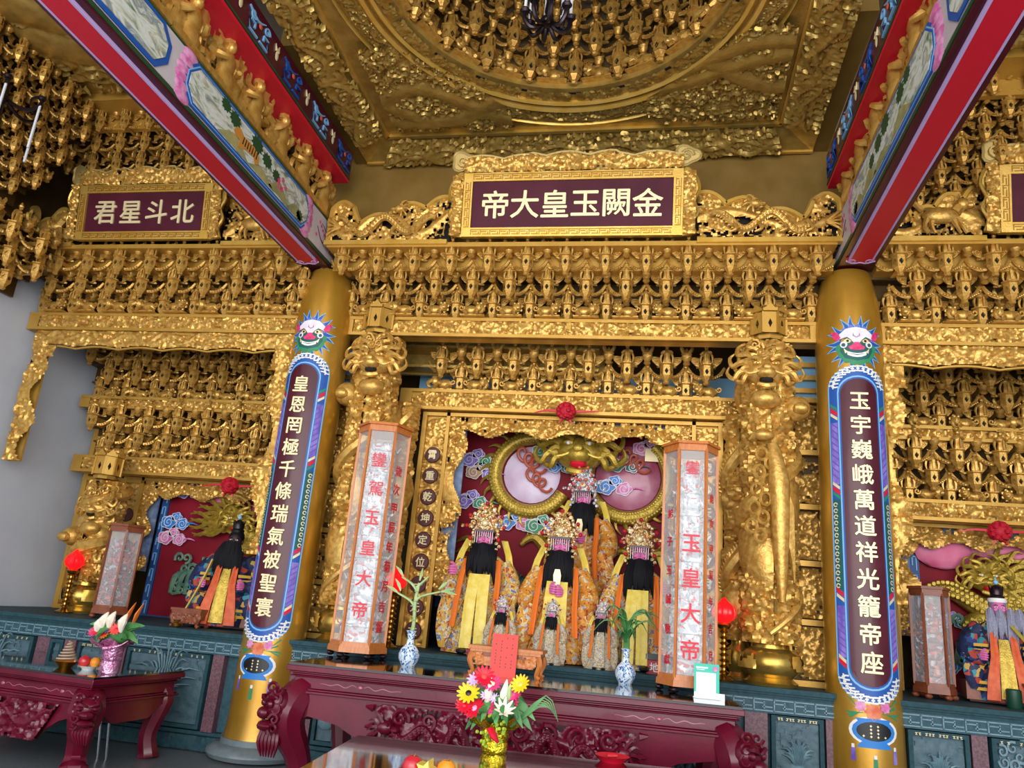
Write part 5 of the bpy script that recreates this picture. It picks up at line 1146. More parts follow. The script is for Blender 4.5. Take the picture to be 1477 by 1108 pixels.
    poms = [(-.2, 1.27), (.2, 1.27), (-.17, 1.38), (.17, 1.38), (0, 1.51), (-.15, 1.14), (.15, 1.14)] if not red_pom else [(-.14 + .035 * k, 1.26 + .05 * (k % 3)) for k in range(9)] + [(-.1, 1.42), (0, 1.46), (.1, 1.42), (-.05, 1.5), (.05, 1.5), (-.03, 1.36), (.03, 1.36)]
    for px, pz in poms: b = MB(); b.ball((px, -.13 - (.06 if red_pom else 0), pz), .022 if not red_pom else .019, 7, 5); b.build('silk_pompom', POM if not red_pom else MATS['coral paint'], t)
    if hands:
        b = MB()
        if hands == 'tablet':
            hand(b, -.035, -.255, .70, 1.15, -1); b.build('hand', SKIN, t); b = MB(); hand(b, .035, -.25, .675, 1.15, 1)
        else: hand(b, .27 if hands == 'right' else -.27, -.24, .80, 1.2, 1)
        b.build('hand', SKIN, t)
        if hands == 'tablet': b = MB(); b.prism([(-.025, .66), (.025, .66), (.04, .84), (.025, .90), (-.025, .90), (-.04, .84)], -.255, -.24); b.build('court_tablet', CRM, t, 0)
    b = MB(); b.box((0, .12, .35), (.62, .06, .7)); b.box((0, .1, .18), (.7, .4, .36)); b.build('throne', DWOOD, t, 0)
    for sg in (-1, 1): b = MB(); b.ball((sg * .1, -.33, .03), (.055, .07, .03), 8, 5); b.build('boot', BLK, t)
    return t
deity('bearded deity statue in gold robe with yellow stole, first from the left', -.74, .34, PT + .01, .985, ROBE, CROWN, HAIR, YEL, .05, 'left')
deity('bearded deity statue holding a pale tablet, in the middle of the front row', .06, .32, PT + .01, .965, ROBEO, CROWN, HAIR, YEL, 0, 'tablet')
deity('bearded deity statue with long yellow stole, beside the right silver tower', .86, .34, PT + .01, .94, ROBE, CROWN, HAIR, YEL, -.08, 'right')
td = deity('tall deity statue with red pompom crown standing highest before the dragon head', .21, 1.0, PT + .60, .96, ROBEO, CROWNS, HAIR, None, -.12, 'tablet', True, True)
b = MB(); b.box((0, .08, -.31), (.85, .42, .60)); b.build('plinth', RWALL, td, 0)
for px, py, lab in ((-.44, -.01, 'small beaded deity figure behind the red paper, left of three'), (.05, -.02, 'small beaded deity figure before the tablet holding deity'), (.52, -.0, 'small cream robed deity figure behind the lily vase')):
    deity(lab, px, py, PT, .39 if px < .5 else .41, ROBEC, CROWNS, HAIR, None, 0, None, True, False, 'deity_figurine', 'small deity figures in front of the main statues', True)
OCH = mat('ochre gold band', '#d8a83c', .45)
# side bay deities
def side_deity(label, x, y, z0, s, old, rz):
    t = thing('deity_statue', label, 'statue', (x, y, z0), rz); t.scale = (s, s, s); rr_ = random.Random(9 if old else 4)
    b = MB(); ring_loft(b, [(0, .34, .27, .0, .04), (.12, .36, .28, .0, .05), (.3, .33, .25, .02, .04), (.5, .28, .2, .02, .03), (.72, .29, .17, .04, .01), (.84, .25, .14, .04, 0), (.91, .13, .1, .02, 0), (.97, .06, .06, -.02, 0)], 28)
    for sg in (-1, 1): b.tube([(sg * .2, .03, .83), (sg * .34, -.02, .66), (sg * .36, -.14, .5), (sg * .22, -.24, .48)], [.1, .12, .11, .09], 12); b.tube([(sg * .30, -.16, .5), (sg * .34, -.2, .3), (sg * .33, -.2, .12)], [.12, .11, .04], 10, flat=.5, up=(0, 1, 0))
    b.build('robe', ROBEN, t)
    b = MB()
    for sg in (-1, 1): ribbon(b, [(sg * .1, -.17, .8), (sg * .11, -.27, .5), (sg * .15, -.31, .25), (sg * .17, -.33, .02)], [.06, .09, .12, .14])
    b.build('orange_panel', mat('vermilion cloth', '#d2542c', .6, 0, '#e06a38', 14) if 'vermilion cloth' not in MATS else MATS['vermilion cloth'], t)
    b = MB(); ribbon(b, [(0, -.2, .7), (0, -.28, .45), (0, -.31, .2), (0, -.32, .04)], [.1, .14, .16, .18]); b.build('gold_armour_panel', MATS['painted gold dragon'], t)
    for sg in (-1, 1):
        for k in range(4): b = MB(); b.box((sg * .245, -.235 - .02 * (k < 2), .62 - .062 * k if k < 2 else .20 - .075 * (k - 2)), (.15, .03, .034), sg * .5); b.build('gold_stripe', OCH, t, 0)
    b = MB(); face_head(b, 1.06, .098); b.build('head', [SKIN if old else mat('dark brown face', '#3a2228', .5), WHT, BLK, RED], t)  # the black bearded statue has a dark brown face
    h = GHAIR if old else HAIR; b = MB(); b.ball((0, -.02, 1.11), (.10, .11, .11), 12, 8)
    if old:
        for u, L_ in ((-.10, .42), (0.0, .34), (.11, .56), (.2, .3)): beard(b, (u, -.14, 1.03), .05, L_, 5, rr_, .02)
    else: beard(b, (-.02, -.14, 1.03), .17, .48, 16, rr_, .028)
    b.build('beard', h, t)
    b = MB(); b.lathe([(.08, 1.17), (.088, 1.2), (.07, 1.22), (.075, 1.27), (.05, 1.32), (.02, 1.34)], 10, (0, -.03, 0))
    for k in range(6): a = k * PI / 3; b.tube([(.06 * math.cos(a), -.03 + .06 * math.sin(a), 1.25), (.075 * math.cos(a), -.03 + .075 * math.sin(a), 1.33)], [.016, .005], 5)
    b.build('topknot_crown', BRZ if old else BLK, t)
    b = MB(); b.ball((0, -.05, 1.37), .028, 8, 6); b.tube([(0, -.04, 1.38), (0, -.03, 1.43)], [.014, .004], 5); b.build('crown_jewel', SKYB, t)
    if old:
        b = MB(); b.lathe([(.10, 1.13), (.108, 1.15), (.10, 1.18)], 14, (0, -.03, 0)); b.build('white_headband', WHT, t)
    [(hand(b_, sg * .24, -.32, .50, 1.25, sg), b_.build('hand', SKIN, t)) for sg, b_ in ((1, MB()), (-1, MB()))]
    b = MB(); sx = 1 if old else -1; b.tube([(sx * .16, -.34, .80), (sx * .24, -.36, .5), (sx * .42, -.36, .05)] if not old else [(.1, -.2, .86), (.26, -.34, .6), (.36, -.3, .3)], [.03, .035, .025], 6, flat=.5); b.build('yellow_sash', mat('olive gold sash', '#b8a23a', .5), t)
    b = MB(); b.box((0, .16, .35), (.7, .06, .9)); b.box((0, .08, .1), (.84, .5, .2)); b.build('throne', DWOOD, t, 0); return t
side_deity('dark faced deity statue with black beard and navy robe in the left bay', -3.66, .52, PT + .03, .86, False, .25)
side_deity('old deity statue with long white beard and orange panels in the right bay', 4.17, .56, PT + .03, .77, True, -.2)

# ------------------------------------------------------------ tables
DLAC = mat('shade behind apron carving', '#2a0510', .4, spec=.3)  # dark plate colour painting the shade in the holes of the apron openwork
def lion_leg(b, x, y, s):
    """cabriole corner leg swelling into a lion mask; s = (sx, sy) outward directions"""
    P = [(0, 0, .86), (.05, .05, .80), (.10, .10, .68), (.09, .09, .55), (.02, .02, .38), (-.02, -.02, .2), (.0, .0, .09), (.05, .05, .05), (.05, .05, .0)]
    b.tube([(x + s[0] * p[0], y + s[1] * p[1], p[2]) for p in P], [.10, .13, .15, .13, .10, .085, .10, .12, .11], 8)
    cx, cy = x + s[0] * .19, y + s[1] * .19
    b.ball((cx - s[0] * .03, cy - s[1] * .03, .72), (.11, .11, .13), 10, 8); b.ball((cx + s[0] * .05, cy + s[1] * .05, .67), (.055, .055, .045), 8, 6); b.ball((cx + s[0] * .03, cy + s[1] * .03, .58), (.07, .07, .04), 8, 6)
    for k in (-1, 1):
        ex, ey = (cx + k * .06 * s[1] * .7, cy - k * .06 * s[0] * .7); b.ball((ex + s[0] * .035, ey + s[1] * .035, .735), .03, 7, 5); b.tube([(ex, ey, .77), (ex + s[0] * .05, ey + s[1] * .05, .78), (cx + s[0] * .05, cy + s[1] * .05, .75)], [.012, .02, .01], 5)
        for q in range(5): a = .4 + q * .5; b.spiral((ex + s[0] * .0, ey - .02, .84 - .07 * q), .045, 1.2, k, q, .014, 5, seg=8)
    for q in range(6): b.tube([(cx - .06 + .025 * q, cy - .0, .54), (cx - .07 + .03 * q, cy - .02, .46), (cx - .04 + .02 * q, cy, .36)], [.02, .018, .005], 5)
def carved_table(name, label, cx, cy, W, D, zt, rz, top_mat, seed, dragon=True, s=1.):
    t = thing(name, label, 'table', (cx, cy, 0), rz); k = zt / 1.035; w2, d2 = W / 2, D / 2
    b = MB(); b.box((0, 0, zt - .012), (W, D, .024)); b.build('tabletop', top_mat, t, .5)
    b = MB()
    for z0, z1, o in ((zt - .06, zt - .018, .012), (zt - .075, zt - .06, -.01), (zt - .09, zt - .075, -.03), (zt - .10, zt - .09, -.015), (zt - .185, zt - .10, -.045), (zt - .20, zt - .185, -.02), (zt - .22, zt - .20, -.005)):
        b.box((0, 0, (z0 + z1) / 2), (W + 2 * o, D + 2 * o, z1 - z0))
    o_ = b.build('moulded_edge', LAC, t, .5); bv = o_.modifiers.new('soft edge', 'BEVEL'); bv.width = .006; bv.segments = 2
    b = MB()
    for sg in (-1, 1):
        for q in range(3):
            x0 = -W * .33 + q * W * .33
            for e in (-1, 1): b.tube([(x0 + e * (.03 + .011 * j), sg * (d2 - .045), zt - .143 + .014 * math.sin(j * .55) * (1 - j / 30)) for j in range(28)], [.002 + .0022 * math.sin(PI * j / 27) for j in range(28)], 4)
            b.ball((x0, sg * (d2 - .044), zt - .143), (.02, .008, .016), 8, 5)
    b.build('cloud_line', mat('polished rosewood highlight', '#a0506a', .3, coat=.5) if 'polished rosewood highlight' not in MATS else MATS['polished rosewood highlight'], t)
    # aprons, with an arched lower edge and carving
    za = zt - .22
    for axis, L, dd in (('x', W, d2), ('y', D, w2)):
        for sg in (-1, 1):
            hl = L / 2 - .12; hgt = .42 * k
            out = [(-hl, za), (hl, za), (hl, za - .2 * k), (hl - .08, za - .16 * k), (hl * .80, za - .2 * k), (hl * .62, za - hgt * .8), (hl * .5, za - hgt), (0, za - hgt * 1.02), (-hl * .5, za - hgt), (-hl * .62, za - hgt * .8), (-hl * .80, za - .2 * k), (-hl + .08, za - .16 * k), (-hl, za - .2 * k)]
            if axis == 'y': out = [(p[0], za - (za - p[1]) * .55) for p in out]
            b = MB(); y0 = sg * (dd - .03); b.prism(out, y0, y0 - sg * .06, 'xz' if axis == 'x' else 'yz'); b.build('apron', LAC, t, .5)
            if axis == 'x' and sg < 0:
                b = MB(); wd = hl * (1.25 if dragon else 1.6); hh = hgt * .95
                mk = lambda X, Z: np.abs(X - .5) < .5 - .12 * (1 - Z)
                bd = MB(); bd.prism([(-wd / 2 + .02, za - .03), (wd / 2 - .02, za - .03), (wd * .38, za - hh - .01), (-wd * .38, za - hh - .01)], sg * (dd - .03), sg * (dd - .024), 'xz'); bd.build('shade_ground', DLAC, t, 0)
                relief(b, wd, hh, .05, seed, .085, .013, 1.0, 1, .2, mk, (lambda u, v, h, sg=sg: (sg * (wd / 2 - u) * -1, sg * (dd - .028 + h), za - hh - .02 + v)))
                if dragon and sg < 0:
                    for e in (-1, 1):
                        pts = [(e * (.08 + wd * .40 * i / 30), -(dd + .03 + .012 * math.cos(i * .8)), za - hh * .52 + (.07 + .03 * math.sin(i * .2)) * k * math.sin(i * .62 + 2.)) for i in range(31)]; dragon_tube(b, pts, .036); [b.ball((p[0], p[1] - .03, p[2] + (w_ - 1) * .016), (.015, .01, .012), 5, 4) for p in pts[3:-3] for w_ in range(3)]; [b.spiral((e * (.12 + wd * .055 * w_), -(dd + .02), za - hh * (.25 + .5 * (w_ % 2))), .07, 1.4, e if w_ % 2 else -e, w_, .018, 5) for w_ in range(7)]; dragon_head(b, (e * (wd * .44), -(dd + .04), za - hh * .42), .06, -e)
                    for q in range(26):
                        a = PI * q / 25; b.tube([(-(wd / 2 + .02) * math.cos(a) if 0 else (wd / 2) * math.cos(a), -(dd - .01), za - .05 - hh * .9 * math.sin(a) ** .5), ((wd / 2 + .06) * math.cos(a), -(dd - .0), za - .04 - hh * 1.0 * math.sin(a) ** .5)], [.03, .008], 5)
                b.build('apron_carving', LAC, t)
    for sx in (-1, 1):
        for sy in (-1, 1):
            b = MB(); b.T = Matrix.Scale(k, 4, (0, 0, 1))
            if sy > 0: b.tube([(sx * (w2 - .14), d2 - .13, .86), (sx * (w2 - .10), d2 - .11, .68), (sx * (w2 - .16), d2 - .14, .3), (sx * (w2 - .14), d2 - .12, .08), (sx * (w2 - .12), d2 - .12, 0)], [.08, .11, .08, .09, .10], 8)
            else: lion_leg(b, sx * (w2 - .14), sy * (d2 - .14), (sx, sy))
            b.build('lion_leg', LAC, t)
    b = MB(); b.box((0, 0, zt - .3), (W - .25, D - .25, .03)); b.build('under_board', LAC, t, 0); return t
carved_table('altar_table', 'long rosewood altar table with dragon apron, silver towers standing on it', -.10, -.955, 3.45, 1.2, 1.045, .045, LAD, 601)
carved_table('offering_table', 'glossy dark topped rosewood table in front carrying the gold wrapped bouquet', .74, -3.36, 2.9, 1.7, .755, .10, LAD, 602)
carved_table('offering_table', 'rosewood offering table by the left bay with carved apron and pink wrapped bouquet', -4.42, -.93, 1.95, 1.12, .76, -.10, LAD, 603, False)

# ------------------------------------------------------------ silver towers in glass cases
def hexpts(r, z, rot=0.): return [(r * math.cos(rot + PI / 3 * i), r * math.sin(rot + PI / 3 * i), z) for i in range(6)]
def tower_case(label, x, y, z0, r, H, rz, frame, foil, faces, name='tower_lantern', colr=None):
    t = thing(name, label, 'tower lantern', (x, y, z0), rz)     # a face looks towards -y
    for zz, h, k in ((.05, .05, 1.12), (.10, .04, 1.06), (H - .06, .06, 1.06), (H, .025, 1.14)):
        b = MB(); b.add(hexpts(r * k, zz) + hexpts(r * k * .98, zz + h), [(i, (i + 1) % 6, (i + 1) % 6 + 6, i + 6) for i in range(6)] + [tuple(range(5, -1, -1)), tuple(range(6, 12))]); b.build('hexagonal_plate', frame, t, .3)
    for p in hexpts(r * 1.0, 0):
        b = MB(); b.box((p[0], p[1], H / 2 + .04), (.022, .022, H - .16), math.atan2(p[1], p[0])); b.build('corner_post', frame, t, 0)
    for p in hexpts(r * .98, 0): b = MB(); b.ball((p[0], p[1], .025), (.035, .035, .025), 8, 6); b.build('foot', BRZ if colr is None else frame, t)
    for i in range(6):
        p, q = hexpts(r * .985, .14)[i], hexpts(r * .985, .14)[(i + 1) % 6]; n = Vector(((p[0] + q[0]) / 2, (p[1] + q[1]) / 2, 0)).normalized() * .004
        b = MB(); b.add([p, q, (q[0], q[1], H - .06), (p[0], p[1], H - .06)] + [(v[0] - n.x, v[1] - n.y, v[2]) for v in (p, q, (q[0], q[1], H - .06), (p[0], p[1], H - .06))], [(0, 1, 2, 3), (7, 6, 5, 4), (0, 4, 5, 1), (1, 5, 6, 2), (2, 6, 7, 3), (3, 7, 4, 0)]); b.build('glass_pane', GLS, t, 0)
    b = MB(); n = 9; zz = .14; pr = []
    for i in range(n):
        h = (H - .30) / n; k = .74 - .03 * i; pr += [(r * k, zz), (r * k, zz + h * .6), (r * (k + .10), zz + h * .66), (r * (k + .02), zz + h * .8), (r * (k - .06), zz + h)]; zz += h
    pr += [(.01, H - .12)]; b.lathe(pr, 6, (0, 0, 0)); rr_ = random.Random(int(H * 99))
    for i in range(n):
        for q in range(6): a = PI / 3 * q; k = .80 - .03 * i; zc = .14 + (H - .30) / n * (i + .68); b.tube([(r * k * math.cos(a), r * k * math.sin(a), zc), (r * (k + .14) * math.cos(a), r * (k + .14) * math.sin(a), zc + .05)], [.014, .004], 4)
        for q in range(24): a = rr_.uniform(0, 2 * PI); zc = .14 + (H - .30) / n * (i + rr_.uniform(0, .6)); k = .70 - .03 * i; b.ball((r * k * math.cos(a), r * k * math.sin(a), zc), rr_.uniform(.012, .022), 5, 4)
    b.build('paper_tower', foil, t)
    for fi, (chars, size, za, zb) in faces.items():
        a = -PI / 2 + fi * PI / 3; d = r * .985 * math.cos(PI / 6) + .006
        for i, ch in enumerate(chars):
            zc = za + (zb - za) * i / max(1, len(chars) - 1); g = glyph(ch, RED, size, t, (d * math.cos(a), d * math.sin(a), zc), 'red_character', .014 if ch not in '鑾駕歲獻' else .004, .003); g.rotation_euler = (PI / 2, 0, a + PI / 2)
    return t
tower_case('silver tower in orange wood glass case with date characters, left on the altar table', -1.66, -.55, 1.045, .245, 2.14, .24, WOOD, FOILC, {0: ('鑾駕玉皇大帝', .15, 1.80, .42), 1: ('歲次甲辰年菊月吉置', .11, 1.72, .28)})
tower_case('silver tower in orange wood glass case, right on the altar table behind the card', 1.29, -.66, 1.045, .23, 2.06, .04, WOOD, FOILC, {6: ('鑾', .13, 1.85, 1.85), 0: ('玉皇大帝', .17, 1.20, .34), 5: ('弟子玉誠敬獻', .085, 1.45, .25), 1: ('歲次甲辰年吉月', .085, 1.6, .3)})
tower_case('small red and silver tower in dark wood case beside the left bay dragon column', -4.93, .34, PT, .19, 1.0, .1, DWOOD, FOILD, {}, colr=1)
tower_case('small red and silver tower in dark wood case beside the white bearded deity', 3.56, .5, PT, .165, .97, -.1, DWOOD, FOILD, {}, colr=1)

# ------------------------------------------------------------ lamps, vases, cards and small things on the altar
def lotus_lamp(x, y, label, H=.56):
    t = thing('lotus_lamp', label, 'lamp', (x, y, PT)); pr = [(.085, 0), (.09, .015), (.06, .03), (.035, .05)]
    z = .05
    while z < H - .1: pr += [(.022, z + .012), (.048, z + .028), (.022, z + .044)]; z += .05
    pr += [(.05, H - .06), (.07, H - .03), (.055, H - .01)]
    b = MB(); b.lathe(pr, 16); b.build('brass_stem', BRS, t)
    b = MB(); b.lathe([(.04, H - .02), (.085, H + .03), (.098, H + .08), (.085, H + .13), (.045, H + .175), (.01, H + .215)], 18)
    for k in range(6): a = PI / 3 * k; b.tube([(.07 * math.cos(a), .07 * math.sin(a), H + .02), (.088 * math.cos(a), .088 * math.sin(a), H + .07), (.078 * math.cos(a), .078 * math.sin(a), H + .12), (.045 * math.cos(a), .045 * math.sin(a), H + .165)], [.014, .026, .022, .006], 6)
    b.build('red_bud', LAMP, t); return t
lotus_lamp(-1.56, .02, 'glowing red lotus lamp on brass stem beside the left silver tower')
lotus_lamp(1.645, .06, 'glowing red lotus lamp on brass stem between right silver tower and phoenix column', .52)
lotus_lamp(-5.66, .52, 'glowing red lotus lamp on brass stem against the white wall', .50)
def vase(x, y, z, label, lily):
    t = thing('vase', label, 'vase', (x, y, z)); b = MB(); b.lathe([(.055, 0), (.06, .012), (.085, .06), (.09, .10), (.07, .145), (.035, .18), (.028, .22), (.032, .265), (.046, .29), (.04, .292)], 24); b.build('body', BLUWH, t)
    p = thing('potted_lily' if lily else 'lucky_bamboo', ('long leaved green lily sprig standing in the right porcelain vase' if lily else 'bare lucky bamboo stalk with few leaves in the left porcelain vase'), 'plant', (x, y, z + .27)); rr_ = random.Random(8 + lily)
    b = MB()
    if lily:
        b.tube([(0, 0, -.1), (.0, 0, .12), (-.02, 0, .3)], [.03, .028, .012], 7); b.build('stem', LEAF, p)
        for k in range(16):
            a = rr_.uniform(-.4, PI + .4) if k % 3 else rr_.uniform(0, 6.28); L_ = rr_.uniform(.22, .42); h = rr_.uniform(.02, .26); up = rr_.uniform(.5, 1.2); b = MB()
            P = [(0, 0, h), (.3 * L_ * math.cos(a), -.3 * L_ * abs(math.sin(a)) * .5, h + .14 * up), (.7 * L_ * math.cos(a), -.2 * L_ * math.sin(a), h + .17 * up), (1.1 * L_ * math.cos(a), -.25 * L_ * math.sin(a), h + .05 * up)]
            b.tube(P, [.012, .03, .026, .003], 6, flat=.25, up=(0, 0, 1)); b.build('leaf', LEAF, p)
    else:
        b.tube([(0, 0, -.1), (.01, 0, .1), (0, 0, .25), (.02, 0, .42)], [.018, .016, .016, .012], 7)
        for k in range(5): b.lathe([(.016, 0), (.022, .008), (.016, .016)], 8, (.005, 0, .02 + .08 * k))
        for sg, zz, L_ in ((-1, .22, .16), (1, .26, .22), (-1, .36, .14), (1, .38, .10)): b.tube([(0, 0, zz), (sg * .05, 0, zz + .05), (sg * L_, -.01, zz + .10)], [.014, .011, .008], 6)
        b.build('stalk', LEAF2, p)
        for k, (dx, dz, a) in enumerate(((-.16, .32, 2.6), (-.14, .34, 2.0), (.22, .36, .3), (.24, .37, -.2), (.02, .44, 1.4), (.2, .38, .8), (-.13, .46, 2.2))):
            b = MB(); b.tube([(dx, 0, dz), (dx + .06 * math.cos(a), 0, dz + .06 * math.sin(a)), (dx + .13 * math.cos(a), -.02, dz + .11 * math.sin(a))], [.006, .016, .002], 6, flat=.3, up=(0, 1, 0)); b.build('leaf', LEAF2, p)
vase(-1.03, -.98, 1.045, 'blue and white porcelain vase holding bamboo, beside the left silver tower', False)
vase(.775, -.50, 1.045, 'blue and white porcelain vase holding a lily, before the right deity', True)
def small_bench(x, y, z, W, D, H, label, m=WOOD, rz=0.):
    t = thing('small_altar_stand', label, 'stand', (x, y, z), rz); b = MB(); b.box((0, 0, H - .012), (W, D, .024)); b.box((0, 0, H - .035), (W * .95, D * .93, .022)); b.build('top', m, t, .3)
    b = MB(); b.box((0, 0, H - .075), (W * .92, D * .9, .07)); b.build('waist', DWOOD, t, 0)
    b = MB(); relief(b, W * .84, .07, .02, 33, .04, .01, 1., 0, .2, None, None, (-W * .42, -D * .455, H - .15)); relief(b, W * .84, .05, .02, 34, .035, .01, 1., 0, .3, None, None, (-W * .42, -D * .455, H - .10)); b.build('fretwork', m, t)
    for sx in (-1, 1):
        for sy in (-1, 1): b = MB(); X, Y_ = sx * (W / 2 - .04), sy * (D / 2 - .03); b.tube([(X, Y_, H - .06), (X + sx * .02, Y_ + sy * .01, H * .5), (X - sx * .006, Y_, .03), (X + sx * .02, Y_, 0)], [.03, .026, .018, .026], 6); b.build('leg', m, t)
    return t
small_bench(-.20, -.86, 1.045, .63, .30, .225, 'orange carved wooden stand behind the bouquet on the altar table')
small_bench(-3.86, .22, PT, .36, .24, .19, 'small brown carved stand before the black bearded deity', DWOOD)
small_bench(4.42, .22, PT + .01, .42, .24, .20, 'small brown carved stand before the white bearded deity', DWOOD)
b = MB(); b.lathe([(.02, 0), (.045, .01), (.05, .04), (.03, .06), (.034, .075)], 14, (-3.86, -.02, PT)); tag(b.build('oil_cup', BRS), 'little brass oil cup standing under the left bay stand', 'cup')
b = MB(); b.lathe([(.055, 0), (.06, .01), (.06, .15), (.05, .16)], 16, (4.1, .2, PT + .0)); tag(b.build('green_cylinder', mat('bottle green lacquer', '#12402e', .4)), 'dark green cylinder at the feet of the white bearded deity', 'container')
t = thing('prayer_paper', 'red prayer paper with columns of writing leaning on the orange stand', 'paper', (-.20, -1.04, 1.26)); t.rotation_euler = (-.12, 0, .03)
b = MB(); b.box((0, 0, -.05), (.215, .006, .34)); b.build('sheet', CORAL, t, 0)
b = MB(); rr_ = random.Random(2)
for c in range(4):
    for r_ in range(10):
        if rr_.random() < .75: b.box((-.07 + .045 * c + rr_.uniform(-.002, .002), -.005, .09 - .025 * r_), (.009, .003, .004)); b.box((-.07 + .045 * c, -.005, .085 - .025 * r_), (.004, .003, .011))
b.build('ink_writing', BLK, t, 0, None, 'stuff')
t = thing('payment_card', 'mint green and white card in clear stand below the right silver tower', 'card', (1.42, -1.10, 1.045)); t.rotation_euler = (-.12, 0, .0)
b = MB(); b.box((0, 0, .13), (.19, .012, .25)); b.build('card', MINT, t, 0)
b = MB(); b.box((-.005, -.009, .115), (.15, .004, .15)); b.build('white_square', PAPER, t, 0)
b = MB(); b.box((.02, -.012, .02), (.23, .006, .05)); b.box((0, .03, .006), (.2, .1, .012)); b.build('stand', PAPER, t, 0)
b = MB(); b.box((-.035, -.009, .225), (.09, .004, .012)); b.box((-.045, -.009, .21), (.06, .004, .006)); b.build('pale_line', PAPER, t, 0)
b = MB(); b.lathe([(.001, .006), (.018, .005), (.02, 0)], 12); o = b.build('pink_seal', PNK, t, .5, (.065, -.008, .22)); o.rotation_euler = (PI / 2, 0, 0)
for x, y, lab, ch in ((-.62, .12, 'red box with cream character under the left deity', '帝'), (1.02, .10, 'red box with cream character beside the right silver tower', '地')):
    t = thing('offering_box', lab, 'box', (x, y, PT)); b = MB(); b.box((0, 0, .06), (.30 if ch == '帝' else .14, .12, .12)); b.build('body', mat('crimson card box', '#a81a2c', .5) if 'crimson card box' not in MATS else MATS['crimson card box'], t, 0)
    b = MB(); b.box((0, 0, .15), (.32 if ch == '帝' else .16, .14, .05)); b.build('black_lid', BLK, t, 0); glyph(ch, WHT, .09, t, (.05 if ch == '帝' else 0, -.064, .06), 'white_character', .012, .004)

